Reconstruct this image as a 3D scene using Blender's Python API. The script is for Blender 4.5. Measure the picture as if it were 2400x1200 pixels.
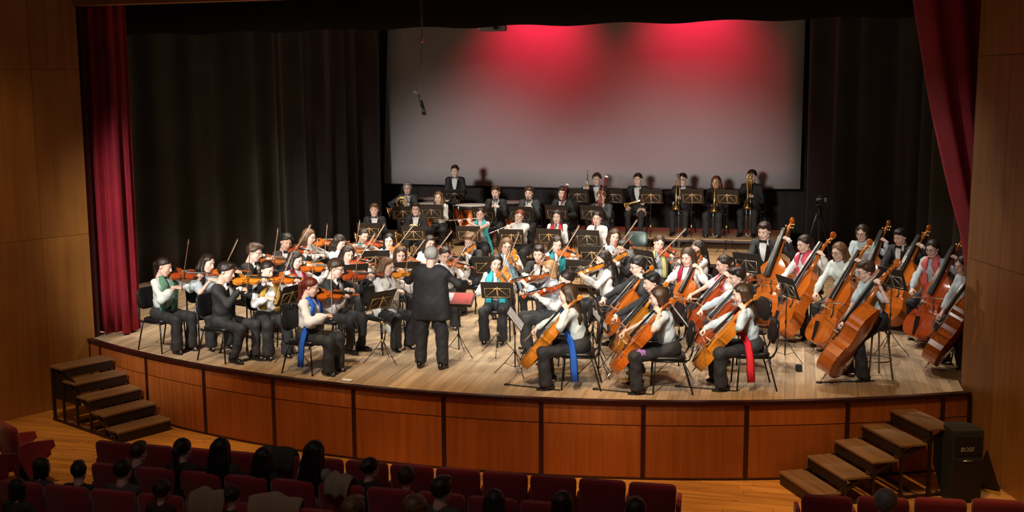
import bpy, math, random
import numpy as np
from mathutils import Matrix, Vector

random.seed(7)
for o in list(bpy.data.objects):
    bpy.data.objects.remove(o)
SCN = bpy.context.scene
COL = SCN.collection
R = math.radians

# ------------------------------------------------------------------ camera
cam_d = bpy.data.cameras.new('camera')
cam_d.sensor_width = 36.0
cam_d.lens = 41.087
cam_d.shift_x = 0.0429
cam_d.clip_end = 200
cam = bpy.data.objects.new('camera', cam_d)
COL.objects.link(cam)
def _cam_axes(p, y, r):
    fw = Vector((-math.sin(y)*math.cos(p), math.cos(y)*math.cos(p), -math.sin(p)))
    rt = Vector((math.cos(y), math.sin(y), 0)); up = rt.cross(fw)
    c, s = math.cos(r), math.sin(r)
    return rt*c+up*s, up*c-rt*s, fw
_rt, _up, _fw = _cam_axes(R(8.463), R(15.654), R(-0.605))
_m = Matrix((_rt, _up, -_fw)).transposed().to_4x4()
_m.translation = (4.428, -8.995, 4.132)
cam.matrix_world = _m
SCN.camera = cam

# ------------------------------------------------------------------ view, world
vs = SCN.view_settings
vs.view_transform = 'Standard'
vs.look = 'None'
vs.exposure = 0.0
vs.gamma = 1.0
vs.use_curve_mapping = False
W = bpy.data.worlds.new('hall_dark')
SCN.world = W
W.use_nodes = True
W.node_tree.nodes['Background'].inputs[0].default_value = (1.0, 0.78, 0.6, 1)
W.node_tree.nodes['Background'].inputs[1].default_value = 0.018

# ------------------------------------------------------------------ lights
def look(ob, loc, tgt):
    ob.location = loc
    ob.rotation_euler = (Vector(tgt)-Vector(loc)).to_track_quat('-Z', 'Y').to_euler()
def spot(name, loc, tgt, power, ang, blend, col, size=.15):
    l = bpy.data.lights.new(name, 'SPOT'); l.energy = power; l.spot_size = R(ang); l.spot_blend = blend
    l.color = col; l.shadow_soft_size = size
    o = bpy.data.objects.new(name, l); COL.objects.link(o); look(o, loc, tgt); return o
def area(name, loc, tgt, power, sx, sy, col, spread=180):
    l = bpy.data.lights.new(name, 'AREA'); l.energy = power; l.shape = 'RECTANGLE'; l.size = sx; l.size_y = sy
    l.color = col; l.spread = R(spread)
    o = bpy.data.objects.new(name, l); COL.objects.link(o); look(o, loc, tgt); return o
WARM = (1.0, 0.88, 0.72)
NEUT = (1.0, 0.95, 0.87)
# front of house spots hung over the audience
for (x, tx, ty, e, an) in ((-4.2, -4.6, 8.9, 5800, 26), (-1.6, -1.2, 9.0, 4400, 27), (1.8, 1.9, 8.8, 4500, 28), (3.2, 4.1, 9.9, 3700, 24)):
    spot('front_spot_lamp', (x, -2.5, 8.6), (tx, ty, 0.8), e, an, .6, NEUT, .2)
# balcony rail spots reaching the back rows and the screen
for (x, tx) in ((-4.6, -3.3), (0.5, 1.6)):
    spot('balcony_spot_lamp', (x, -9.6, 5.0), (tx, 19.5, 0.7), 15000, 15.5, 1.0, NEUT, .8)
# battens over the stage, behind the black border
for (x, y, e) in ((-5.2, 10.2, 1350), (-1.4, 10.4, 1150), (1.4, 10.4, 1100), (4.6, 10.8, 750),
                  (-3.2, 14.4, 1000), (0.2, 14.4, 1200), (3.2, 14.4, 1000)):
    spot('batten_lamp', (x, y, 7.6), (x*.95, y-1.2, 0), e, 84, .6, WARM, .12)
# added cross fills that brighten the curtain edges and players from the sides
spot('curtain_edge_fill_lamp', (-7.4, 9.7, 4.6), (6.6, 8.5, 2.2), 1300, 17, .8, NEUT, .1)
spot('curtain_edge_fill_lamp', (7.3, 9.6, 4.6), (-6.2, 8.5, 1.0), 600, 10, .9, NEUT, .1)
# red floods on the projection screen
for (x, tx, e) in ((-1.75, -1.80, 430), (2.0, 2.05, 400)):
    spot('red_flood_lamp', (x, 18.6, 6.6), (tx, 20.1, 4.8), e, 100, 1.0, (1.0, 0.010, 0.06), .12)
# warm downlights over the strip of floor before the stage
for (x, e) in ((-5.0, 1300), (-2.2, 1950), (0.8, 2050), (3.4, 2300), (5.6, 1300)):
    spot('apron_downlight_lamp', (x*.9, 2.4, 8.8), (x, 5.7, -.7), e, 30, .9, (1.0, .60, .24), .1)
# added dim fill to lift the seat backs and heads from behind
area('seat_fill_lamp', (0.0, -3.0, 9.0), (0.5, 2.0, -1.0), 24, 5.0, 2.0, (1.0, .74, .66), 120)
# hall wall washers, dimmed
spot('wall_washer_lamp', (-5.0, 1.5, 8.0), (-7.9, 4.6, 2.0), 600, 56, .9, (1.0, .62, .2), .3)
spot('wall_washer_lamp', (5.4, 2.0, 8.0), (7.8, 4.6, 0.8), 560, 50, .9, (1.0, .66, .2), .3)

# ------------------------------------------------------------------ materials
MATS = {}
def mat(name, col, rough=.6, metal=0., var=0., scale=8., bump=0., bscale=60., spec=.5, stretch=(1, 1, 1), objrand=0., sheen=0.):
    if name in MATS: return MATS[name]
    m = bpy.data.materials.new(name); m.use_nodes = True
    nt = m.node_tree; b = nt.nodes['Principled BSDF']
    b.inputs['Base Color'].default_value = (*col, 1); b.inputs['Roughness'].default_value = rough
    b.inputs['Metallic'].default_value = metal
    b.inputs['Specular IOR Level'].default_value = spec
    if sheen: b.inputs['Sheen Weight'].default_value = sheen
    if var or bump or objrand:
        tc = nt.nodes.new('ShaderNodeTexCoord'); mp = nt.nodes.new('ShaderNodeMapping')
        mp.inputs['Scale'].default_value = stretch
        nt.links.new(tc.outputs['Object'], mp.inputs['Vector'])
    if var or objrand:
        hs = nt.nodes.new('ShaderNodeMixRGB'); hs.blend_type = 'MULTIPLY'; hs.inputs[0].default_value = 1
        hs.inputs[1].default_value = (*col, 1)
        fac = None
        if var:
            n = nt.nodes.new('ShaderNodeTexNoise'); n.inputs['Scale'].default_value = scale; n.inputs['Detail'].default_value = 4
            nt.links.new(mp.outputs[0], n.inputs['Vector'])
            r = nt.nodes.new('ShaderNodeMapRange'); r.inputs[1].default_value = .3; r.inputs[2].default_value = .7
            r.inputs[3].default_value = 1-var; r.inputs[4].default_value = 1+var
            nt.links.new(n.outputs['Fac'], r.inputs[0]); fac = r.outputs[0]
        if objrand:
            oi = nt.nodes.new('ShaderNodeObjectInfo'); r2 = nt.nodes.new('ShaderNodeMapRange')
            r2.inputs[3].default_value = 1-objrand; r2.inputs[4].default_value = 1+objrand
            nt.links.new(oi.outputs['Random'], r2.inputs[0])
            if fac:
                mm = nt.nodes.new('ShaderNodeMath'); mm.operation = 'MULTIPLY'
                nt.links.new(fac, mm.inputs[0]); nt.links.new(r2.outputs[0], mm.inputs[1]); fac = mm.outputs[0]
            else: fac = r2.outputs[0]
        nt.links.new(fac, hs.inputs[2]); nt.links.new(hs.outputs[0], b.inputs['Base Color'])
    if bump:
        n2 = nt.nodes.new('ShaderNodeTexNoise'); n2.inputs['Scale'].default_value = bscale; n2.inputs['Detail'].default_value = 3
        nt.links.new(mp.outputs[0], n2.inputs['Vector'])
        bp = nt.nodes.new('ShaderNodeBump'); bp.inputs['Strength'].default_value = bump; bp.inputs['Distance'].default_value = .01
        nt.links.new(n2.outputs['Fac'], bp.inputs['Height']); nt.links.new(bp.outputs[0], b.inputs['Normal'])
    MATS[name] = m
    return m

def wood(name, c1, c2, rough=.45, axis=1, freq=26., warp=2.2, objrand=0., knots=0., spec=.5, coat=0.):
    """wood with grain running along the given object axis"""
    if name in MATS: return MATS[name]
    m = bpy.data.materials.new(name); m.use_nodes = True
    nt = m.node_tree; b = nt.nodes['Principled BSDF']; L = nt.links.new
    tc = nt.nodes.new('ShaderNodeTexCoord'); mp = nt.nodes.new('ShaderNodeMapping')
    sc = [freq]*3; sc[axis] = freq*.045
    mp.inputs['Scale'].default_value = sc
    oi = nt.nodes.new('ShaderNodeObjectInfo')
    ad = nt.nodes.new('ShaderNodeVectorMath'); ad.operation = 'ADD'
    ml = nt.nodes.new('ShaderNodeVectorMath'); ml.operation = 'SCALE'; ml.inputs[0].default_value = (7.3, 3.1, 5.7)
    L(oi.outputs['Random'], ml.inputs['Scale'])
    L(tc.outputs['Object'], ad.inputs[0]); L(ml.outputs[0], ad.inputs[1]); L(ad.outputs[0], mp.inputs['Vector'])
    n = nt.nodes.new('ShaderNodeTexNoise'); n.inputs['Scale'].default_value = 1.0; n.inputs['Detail'].default_value = 5
    n.inputs['Distortion'].default_value = warp*.2
    L(mp.outputs[0], n.inputs['Vector'])
    n3 = nt.nodes.new('ShaderNodeTexNoise'); n3.inputs['Scale'].default_value = .7; n3.inputs['Detail'].default_value = 2
    L(ad.outputs[0], n3.inputs['Vector'])
    mx = nt.nodes.new('ShaderNodeMix'); mx.data_type = 'RGBA'
    mx.inputs['A'].default_value = (*c1, 1); mx.inputs['B'].default_value = (*c2, 1)
    r = nt.nodes.new('ShaderNodeMapRange'); r.inputs[1].default_value = .32; r.inputs[2].default_value = .68
    L(n.outputs['Fac'], r.inputs[0]); L(r.outputs[0], mx.inputs['Factor'])
    mu = nt.nodes.new('ShaderNodeMixRGB'); mu.blend_type = 'MULTIPLY'; mu.inputs[0].default_value = 1
    r3 = nt.nodes.new('ShaderNodeMapRange'); r3.inputs[1].default_value = .3; r3.inputs[2].default_value = .7
    r3.inputs[3].default_value = .82; r3.inputs[4].default_value = 1.15
    L(n3.outputs['Fac'], r3.inputs[0])
    src = r3.outputs[0]
    if objrand:
        r2 = nt.nodes.new('ShaderNodeMapRange'); r2.inputs[3].default_value = 1-objrand; r2.inputs[4].default_value = 1+objrand
        L(oi.outputs['Random'], r2.inputs[0])
        mm = nt.nodes.new('ShaderNodeMath'); mm.operation = 'MULTIPLY'; L(src, mm.inputs[0]); L(r2.outputs[0], mm.inputs[1]); src = mm.outputs[0]
    L(mx.outputs['Result'], mu.inputs[1]); L(src, mu.inputs[2])
    outc = mu.outputs[0]
    if knots:
        vo = nt.nodes.new('ShaderNodeTexVoronoi'); vo.inputs['Scale'].default_value = 1.6
        mp2 = nt.nodes.new('ShaderNodeMapping'); s2 = [5.0]*3; s2[axis] = 1.7; mp2.inputs['Scale'].default_value = s2
        L(ad.outputs[0], mp2.inputs['Vector']); L(mp2.outputs[0], vo.inputs['Vector'])
        r4 = nt.nodes.new('ShaderNodeMapRange'); r4.inputs[1].default_value = .05; r4.inputs[2].default_value = .16
        r4.inputs[3].default_value = 1-knots; r4.inputs[4].default_value = 1
        L(vo.outputs['Distance'], r4.inputs[0])
        m5 = nt.nodes.new('ShaderNodeMixRGB'); m5.blend_type = 'MULTIPLY'; m5.inputs[0].default_value = 1
        L(outc, m5.inputs[1]); L(r4.outputs[0], m5.inputs[2]); outc = m5.outputs[0]
    L(outc, b.inputs['Base Color'])
    b.inputs['Roughness'].default_value = rough; b.inputs['Specular IOR Level'].default_value = spec
    if coat: b.inputs['Coat Weight'].default_value = coat; b.inputs['Coat Roughness'].default_value = .12
    MATS[name] = m
    return m

M_STAGE = wood('stage_oak', (.36, .25, .15), (.52, .385, .25), .42, 1, 22, objrand=.2)
M_RISER = wood('riser_oak', (.46, .27, .13), (.60, .38, .2), .4, 0, 22, objrand=.14)
M_PINE = wood('pine_floor', (.40, .16, .035), (.66, .32, .085), .32, 0, 18, objrand=.14, knots=.6)
M_FASCIA = wood('fascia_veneer', (.27, .070, .014), (.37, .105, .022), .38, 2, 16, objrand=.1)
M_WALLP = wood('wall_veneer', (.34, .135, .028), (.44, .19, .045), .40, 2, 9, objrand=.07)
M_TRIM = mat('dark_trim', (.026, .005, .004), .35, var=.3, scale=30)
M_TREAD = wood('stair_tread_wood', (.17, .095, .05), (.26, .15, .085), .45, 1, 20, objrand=.08)
M_BLACKP = mat('black_paint', (.012, .012, .013), .45)
M_BLKMET = mat('black_metal', (.012, .012, .012), .35, metal=.3)
M_VELVB = mat('black_drape', (.030, .027, .025), .92, var=.25, scale=1.3, sheen=.15)
M_VELVBORD = mat('black_border', (.008, .007, .007), .95)
M_VELVR = mat('red_drape', (.27, .006, .020), .85, var=.2, scale=2)
M_SCREEN = mat('screen_cloth', (.44, .41, .42), .85, var=.03, scale=.8)
M_SEAT = mat('seat_velvet', (.34, .016, .03), .85, var=.15, scale=6, sheen=.5)
M_CHAIRV = mat('black_vinyl', (.010, .010, .011), .32, bump=.1, bscale=120)
M_TEAL_LIT = mat('teal_lit_vinyl', (.09, .14, .135), .28)  # chair vinyl with the teal light on it put into the colour
M_STAND = mat('stand_board', (.018, .013, .010), .55)
M_BRASS = mat('brass', (.85, .58, .2), .22, metal=1.)
M_NICKEL_LIT = mat('stand_nickel_warm_lit', (.80, .55, .27), .38, metal=.75)  # nickel stand frames, warm stage light put into the colour as gold
M_SILVER = mat('silver', (.82, .82, .84), .2, metal=1.)
M_COPPER = mat('copper', (.85, .30, .09), .22, metal=1., var=.15, scale=6)
M_DHEAD = mat('drum_head', (.78, .74, .68), .6)
M_PAPER = mat('paper', (.80, .80, .80), .8)
M_EBONY = mat('ebony', (.012, .010, .009), .3)
M_MAPLE = mat('bridge_maple', (.62, .42, .22), .5)
M_STRING = mat('steel_string', (.7, .7, .68), .3, metal=1.)
M_BOWST = mat('bow_stick', (.23, .085, .03), .35)
M_BOWHAIR = mat('bow_hair', (.85, .80, .70), .6)
M_BLKSHOE = mat('black_leather', (.010, .010, .011), .16)
M_SUIT = mat('black_suit_wool', (.020, .020, .022), .75, bump=.15, bscale=40)
M_SUITG = mat('charcoal_suit_wool', (.040, .045, .050), .7, bump=.15, bscale=40)
M_TROU = mat('black_trouser_cloth', (.022, .022, .024), .75, bump=.15, bscale=40)
M_WHITE = mat('white_cotton', (.78, .78, .77), .75, bump=.3, bscale=25)
M_CREAM = mat('cream_cotton', (.75, .72, .67), .75, bump=.3, bscale=25)
M_LBLUE = mat('pale_blue_cotton', (.55, .65, .70), .7, bump=.3, bscale=25)
M_MINT = mat('mint_white_knit', (.66, .74, .72), .75, bump=.3, bscale=40)
M_GREYB = mat('grey_blue_cotton', (.45, .52, .58), .7, bump=.3, bscale=25)
M_BOWTIE = mat('black_satin', (.008, .008, .009), .3)
SKINS = [mat('skin_fair', (.82, .55, .44), .5, var=.05, scale=14), mat('skin_light', (.77, .48, .37), .5, var=.05, scale=14),
         mat('skin_tan', (.66, .39, .28), .5, var=.05, scale=14)]
M_LIP = mat('lips', (.62, .27, .23), .45)
M_EYEW = mat('eye_white', (.75, .72, .70), .3)
M_EYED = mat('eye_iris', (.035, .022, .015), .2)
M_GLASS = mat('spectacle_frame', (.05, .04, .04), .3, metal=.5)
HAIRC = {'black': (.010, .008, .007), 'dark': (.022, .013, .009), 'brown': (.055, .028, .015), 'light': (.15, .075, .033),
         'blonde': (.36, .19, .075), 'red': (.13, .022, .012), 'auburn': (.19, .045, .02), 'grey': (.42, .41, .38), 'silver': (.28, .28, .28)}
def hairmat(c): return mat('hair_'+c, HAIRC[c], .38, var=.3, scale=26, stretch=(1, 1, .15), bump=.6, bscale=90)
SCARF = {'green': (.10, .24, .155), 'mustard': (.55, .32, .045), 'crimson': (.45, .012, .05), 'blue': (.012, .11, .55), 'teal': (.03, .34, .38),
         'turq': (.06, .55, .62), 'paleblue': (.33, .52, .66), 'red': (.78, .012, .03), 'coral': (.80, .16, .15), 'yellow': (.68, .62, .25), 'pink': (.78, .10, .16), 'cream': (.72, .70, .64)}
def scarfmat(c): return mat('scarf_'+c, SCARF[c], .65, var=.08, scale=12, bump=.2, bscale=50)

# ------------------------------------------------------------------ tags, objects
def tag(o, label=None, cat=None, group=None, kind=None):
    if label: o['label'] = label
    if cat: o['category'] = cat
    if group: o['group'] = group
    if kind: o['kind'] = kind
    return o
def empty(name, mtx=None):
    o = bpy.data.objects.new(name, None); o.empty_display_size = .1; COL.objects.link(o)
    if mtx is not None: o.matrix_world = mtx
    return o
def obj(name, me, parent=None, mtx=None):
    o = bpy.data.objects.new(name, me); COL.objects.link(o)
    if parent is not None: o.parent = parent
    if mtx is not None: o.matrix_local = mtx
    return o
def T(x, y, z, rz=0.): return Matrix.Translation((x, y, z)) @ Matrix.Rotation(rz, 4, 'Z')
def frame(o, x, y, z):
    """matrix with the given axes as columns"""
    m = Matrix((Vector(x), Vector(y), Vector(z))).transposed().to_4x4(); m.translation = o; return m

def mesh_np(name, V, polys, mats, smooth=True):
    """V (n,3); polys list of (array (k,m), material index)"""
    me = bpy.data.meshes.new(name)
    V = np.asarray(V, np.float32); me.vertices.add(len(V)); me.vertices.foreach_set('co', V.ravel())
    loops, starts, mi, s = [], [], [], 0
    for a, k in polys:
        a = np.asarray(a, np.int32)
        if not len(a): continue
        loops.append(a.ravel()); n, w = a.shape
        starts.append(s+np.arange(n, dtype=np.int32)*w); s += n*w
        mi.append(np.full(n, k, np.int32))
    if loops:
        loops = np.concatenate(loops); starts = np.concatenate(starts); mi = np.concatenate(mi)
        me.loops.add(len(loops)); me.loops.foreach_set('vertex_index', loops)
        me.polygons.add(len(starts)); me.polygons.foreach_set('loop_start', starts)
        me.polygons.foreach_set('material_index', mi)
        me.polygons.foreach_set('use_smooth', np.full(len(starts), bool(smooth)))
    for m in mats: me.materials.append(m)
    me.update(calc_edges=True); me.validate()
    return me

class MB:
    """collects simple solids into one mesh"""
    def __init__(s): s.v = []; s.f = []; s.m = []; s.sm = []
    def _add(s, vs, fs, mi=0, smooth=False):
        n = len(s.v); s.v += [tuple(v) for v in vs]
        for f in fs: s.f.append(tuple(i+n for i in f)); s.m.append(mi); s.sm.append(smooth)
        return s
    def box(s, c, d, mtx=None, mi=0, bev=0.):
        hx, hy, hz = d[0]/2, d[1]/2, d[2]/2
        if bev <= 0:
            vs = [Vector((x*hx, y*hy, z*hz)) for z in (-1, 1) for y in (-1, 1) for x in (-1, 1)]
            fs = [(0, 2, 3, 1), (4, 5, 7, 6), (0, 1, 5, 4), (2, 6, 7, 3), (0, 4, 6, 2), (1, 3, 7, 5)]
        else:
            vs = []; 
            for z, k in ((-hz, 1), (-hz+bev, 0), (hz-bev, 0), (hz, 1)):
                b = bev*k
                x, y = hx-b, hy-b
                for (px, py) in ((-x+bev, -y), (x-bev, -y), (x, -y+bev), (x, y-bev), (x-bev, y), (-x+bev, y), (-x, y-bev), (-x, -y+bev)):
                    vs.append(Vector((px, py, z)))
            fs = [tuple(range(7, -1, -1)), tuple(range(24, 32))]
            for r in range(3):
                for i in range(8): fs.append((r*8+i, r*8+(i+1) % 8, r*8+8+(i+1) % 8, r*8+8+i))
        c = Vector(c)
        vs = [((mtx @ v) if mtx else v)+c for v in vs]
        return s._add(vs, fs, mi)
    def tube(s, path, r, n=8, mi=0, caps=True, closed=False, sx=1., up=None):
        path = [Vector(p) for p in path]; k = len(path)
        rs = r if isinstance(r, (list, tuple)) else [r]*k
        vs = []; prev = None
        for i, p in enumerate(path):
            a = path[(i-1) % k] if (i or closed) else p
            b = path[(i+1) % k] if (i < k-1 or closed) else p
            t = (b-a).normalized()
            if prev is None:
                u = Vector(up) if up else (Vector((0, 0, 1)) if abs(t.z) < .9 else Vector((1, 0, 0)))
            else: u = prev
            u = (u-t*u.dot(t)); 
            if u.length < 1e-6: u = t.orthogonal()
            u.normalize(); prev = u; w = t.cross(u)
            for j in range(n):
                a2 = 2*math.pi*j/n
                vs.append(p+(u*math.cos(a2)+w*math.sin(a2)*sx)*rs[i])
        fs = []
        for i in range(k if closed else k-1):
            for j in range(n):
                a0 = i*n; b0 = ((i+1) % k)*n
                fs.append((a0+j, a0+(j+1) % n, b0+(j+1) % n, b0+j))
        s._add(vs, fs, mi, True)
        if caps and not closed:
            m = len(s.v)-len(vs)
            s.f.append(tuple(m+j for j in range(n-1, -1, -1))); s.m.append(mi); s.sm.append(False)
            s.f.append(tuple(m+(k-1)*n+j for j in range(n))); s.m.append(mi); s.sm.append(False)
        return s
    def lathe(s, prof, n=16, mtx=None, mi=0, smooth=True):
        """profile (r,z) turned about z"""
        vs = []; fs = []; k = len(prof)
        for (r, z) in prof:
            for j in range(n):
                a = 2*math.pi*j/n; v = Vector((max(r, 1e-5)*math.cos(a), max(r, 1e-5)*math.sin(a), z))
                vs.append((mtx @ v) if mtx else v)
        for i in range(k-1):
            for j in range(n): fs.append((i*n+j, i*n+(j+1) % n, i*n+n+(j+1) % n, i*n+n+j))
        return s._add(vs, fs, mi, smooth)
    def prism(s, poly, h, mtx=None, mi=0):
        """2D outline extruded along z from 0 to h"""
        n = len(poly)
        vs = [Vector((x, y, 0)) for x, y in poly]+[Vector((x, y, h)) for x, y in poly]
        if mtx: vs = [mtx @ v for v in vs]
        fs = [tuple(range(n-1, -1, -1)), tuple(range(n, 2*n))]+[(i, (i+1) % n, n+(i+1) % n, n+i) for i in range(n)]
        return s._add(vs, fs, mi)
    def grid(s, rows, mi=0, smooth=True, closed=False):
        n = len(rows[0]); vs = [v for r in rows for v in r]; fs = []
        for i in range(len(rows)-1):
            for j in range(n if closed else n-1):
                fs.append((i*n+j, i*n+(j+1) % n, i*n+n+(j+1) % n, i*n+n+j))
        return s._add(vs, fs, mi, smooth)
    def ribbon(s, path, nrm, width, thick, mi=0):
        path = [Vector(p) for p in path]; k = len(path); rows = []
        ws = width if isinstance(width, (list, tuple)) else [width]*k
        for i, p in enumerate(path):
            t = (path[min(i+1, k-1)]-path[max(i-1, 0)]).normalized()
            n = Vector(nrm[i]); n = (n-t*n.dot(t)).normalized(); w = t.cross(n)
            h = ws[i]/2; d = thick/2
            rows.append([p-w*h-n*d, p-w*h*.5+n*d*2.2, p+n*d*.6, p+w*h*.5+n*d*2.2, p+w*h-n*d, p-n*d*2])
        s.grid(rows, mi, True, True)
        n0 = len(s.v)-6*k
        s.f.append(tuple(n0+j for j in range(5, -1, -1))); s.m.append(mi); s.sm.append(False)
        s.f.append(tuple(n0+6*(k-1)+j for j in range(6))); s.m.append(mi); s.sm.append(False)
        return s
    def mesh(s, name, *mats):
        me = bpy.data.meshes.new(name); me.from_pydata(s.v, [], s.f)
        for m in mats: me.materials.append(m)
        me.polygons.foreach_set('material_index', s.m); me.polygons.foreach_set('use_smooth', s.sm)
        me.update(); return me

class Kit:
    """a thing described once as parts that share mesh data; place() links one individual"""
    def __init__(s, name, cat): s.name = name; s.cat = cat; s.parts = []
    def add(s, name, me, parent=None, label=None, mtx=None):
        s.parts.append((name, me, parent, label, mtx)); return len(s.parts)-1
    def place(s, mtx, label, group=None, swap=None):
        root = empty(s.name, mtx); tag(root, label, s.cat, group); obs = []
        for (n, me, par, lb, mx) in s.parts:
            o = obj(n, me, root if par is None else obs[par], mx)
            if lb: o['label'] = lb
            if swap and n in swap:
                o.material_slots[0].link = 'OBJECT'; o.material_slots[0].material = swap[n]
            obs.append(o)
        return root

# ================================================================== STRUCTURE
FLOOR = -1.065
AX, AY, AR = .233, 19.255, 13.63          # centre and radius of the curved stage front
def arcy(x): return AY-math.sqrt(max(AR*AR-(x-AX)**2, 1))
def arcp(a, r=AR): return (AX+r*math.sin(a), AY-r*math.cos(a))
def struct(name, me=None):
    o = obj(name, me) if me else empty(name)
    return tag(o, kind='structure')
def boxmesh(name, c, d, m, bev=0.): return MB().box(c, d, bev=bev).mesh(name, m)

# hall floor of pine boards
fl = struct('floor', boxmesh('floor', (0, 2.0, FLOOR-.06), (24, 20, .08), M_BLACKP))
fl['label'] = 'knotty pine board floor of the hall in front of the stage'
rnd = random.Random(3)
y = -1.0
while y < 8.6:
    x = -10.0-rnd.random()*2
    while x < 9.5:
        ln = rnd.choice((3.2, 4.0, 4.6))
        me = boxmesh('plank', (x+ln/2, y+.074, FLOOR-.010), (ln-.004, .146, .02), M_PINE)
        obj('plank', me, fl)
        x += ln
    y += .15

# stage floor: oak planks running away from the audience
sf = struct('stage_floor', boxmesh('stage_floor_bed', (0, 14.2, -.12), (21, 11.0, .16), M_BLACKP))
sf['label'] = 'worn oak plank floor of the raised stage'
PW = .135; far = MB(); nplank = 0
for c in range(-76, 77):
    xc = c*PW; x0, x1 = xc-PW/2+.0012, xc+PW/2-.0012
    inside = abs(xc) < 6.70
    ys = (arcy(x0)-.005, arcy(x1)-.005) if inside else (8.0, 8.0)
    start = True; yy = max(ys) if start else 0
    cut = rnd.uniform(.7, 2.4); y0 = ys; first = True
    while min(y0) < 13.2:
        yend = min(y0)+cut
        a0, a1 = (y0 if first else (y0[0]+.0012, y0[1]+.0012))
        zt = rnd.uniform(-.0012, .0012)
        vs = [(x0, a0, -.03), (x1, a1, -.03), (x1, yend, -.03), (x0, yend, -.03), (x0, a0, zt), (x1, a1, zt), (x1, yend, zt), (x0, yend, zt)]
        fs = [(4, 5, 6, 7), (0, 1, 5, 4), (1, 2, 6, 5), (2, 3, 7, 6), (3, 0, 4, 7), (3, 2, 1, 0)]
        if inside and yend < 12.4 and nplank < 300:
            m = MB()._add(vs, fs); obj('plank', m.mesh('plank', M_STAGE), sf); nplank += 1
        else: far._add(vs, fs)
        y0 = (yend, yend); first = False; cut = rnd.uniform(1.8, 3.0)
M_STAGEF = wood('stage_oak_rear', (.42, .28, .15), (.60, .43, .25), .45, 1, 22)
o = obj('planks_rear', far.mesh('planks_rear', M_STAGEF), sf); o['kind'] = 'stuff'
obj('floor_deck_rear', boxmesh('floor_deck_rear', (0, 17.4, -.02), (20.5, 8.6, .036), M_STAGEF), sf)

# curved stage front with veneer panels, dividers and edge trim
wf = struct('wall_stage_front'); wf['label'] = 'curved stage front of orange-brown veneer panels with dark dividers'
SP, PH = 1.335/AR, -5.608/AR
div = [PH+SP*k for k in range(-1, 11)]
aL, aRt = math.asin((-6.74-AX)/AR), math.asin((6.76-AX)/AR)
div = [aL]+[a for a in div if aL+.01 < a < aRt-.01]+[aRt]
def arcbox(m, a0, a1, z0, z1, r0, r1, n=6, mi=0):
    for i in range(n):
        b0, b1 = a0+(a1-a0)*i/n, a0+(a1-a0)*(i+1)/n
        p = [arcp(b0, r1), arcp(b1, r1), arcp(b1, r0), arcp(b0, r0)]
        vs = [(*q, z0) for q in p]+[(*q, z1) for q in p]
        fs = [(4, 5, 6, 7), (3, 2, 1, 0), (0, 1, 5, 4), (2, 3, 7, 6)]
        if i == 0: fs.append((3, 0, 4, 7))
        if i == n-1: fs.append((1, 2, 6, 5))
        m._add(vs, fs, mi)
g = .030/AR
for a0, a1 in zip(div[:-1], div[1:]):
    if a1-a0 < .02: continue
    for (z0, z1) in ((-.325, -.055), (-1.045, -.338)):
        m = MB(); arcbox(m, a0+g, a1-g, z0, z1, AR-.03, AR-.002); obj('panel', m.mesh('panel', M_FASCIA), wf)
for a in div:
    m = MB(); arcbox(m, a-g, a+g, FLOOR, -.044, AR-.05, AR+.008, 1); obj('divider', m.mesh('divider', M_TRIM), wf)
m = MB(); arcbox(m, aL, aRt, -.046, .003, AR-.06, AR+.03, 60); obj('edge_trim', m.mesh('edge_trim', M_TRIM), wf)
m = MB(); arcbox(m, aL, aRt, FLOOR, -.04, AR-.2, AR-.035, 40); obj('backing', m.mesh('backing', M_BLACKP), wf)
m = MB(); arcbox(m, aL, aRt, FLOOR, FLOOR+.03, AR-.05, AR+.006, 40); obj('toe_strip', m.mesh('toe_strip', M_TRIM), wf)

# side walls of wood veneer panels
def sidewall(name, sx, ang, label):
    w = struct(name); w['label'] = label
    d = Vector((sx*math.sin(ang), -math.cos(ang), 0)); n = Vector((-d.y*sx, d.x*sx, 0))  # n points away from the hall
    O = Vector((sx*6.70, 7.63, 0))
    ts = [-.02, .8, 1.75, 2.75, 3.75, 4.75, 5.75, 6.75, 7.75, 8.75, 9.75]; zs = [FLOOR, 1.74, 4.40, 7.2]
    for t0, t1 in zip(ts[:-1], ts[1:]):
        for z0, z1 in zip(zs[:-1], zs[1:]):
            c = O+d*((t0+t1)/2)+n*.02; c.z = (z0+z1)/2
            mt = frame((0, 0, 0), d, n, (0, 0, 1)).to_3x3()
            m = MB().box((0, 0, 0), (t1-t0-.006, .04, z1-z0-.006))
            obj('panel', m.mesh('panel', M_WALLP), w, frame(c, d, n, (0, 0, 1)))
    c = O+d*4.8+n*.1; c.z = 3.0
    obj('backing', MB().box((0, 0, 0), (9.9, .1, 8.3)).mesh('backing', M_TRIM), w, frame(c, d, n, (0, 0, 1)))
    # return of the wall behind the proscenium edge
    c = O+Vector((sx*.62, .06, 0)); c.z = 3.1
    obj('return', MB().box((0, 0, 0), (1.24, .1, 8.4)).mesh('return', M_WALLP if sx > 0 else M_TRIM), w, Matrix.Translation(c))
    return w
sidewall('wall_left', -1, .468, 'wood veneer panel wall beside the red house curtain and the short stairs')
sidewall('wall_right', 1, .339, 'wood veneer panel wall beside the loudspeaker')
lin = struct('trim_1', boxmesh('proscenium_lintel', (0, 7.72, 6.3), (15.4, .22, 1.8), M_WALLP)); lin['label'] = 'wood lintel over the stage opening'

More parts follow.
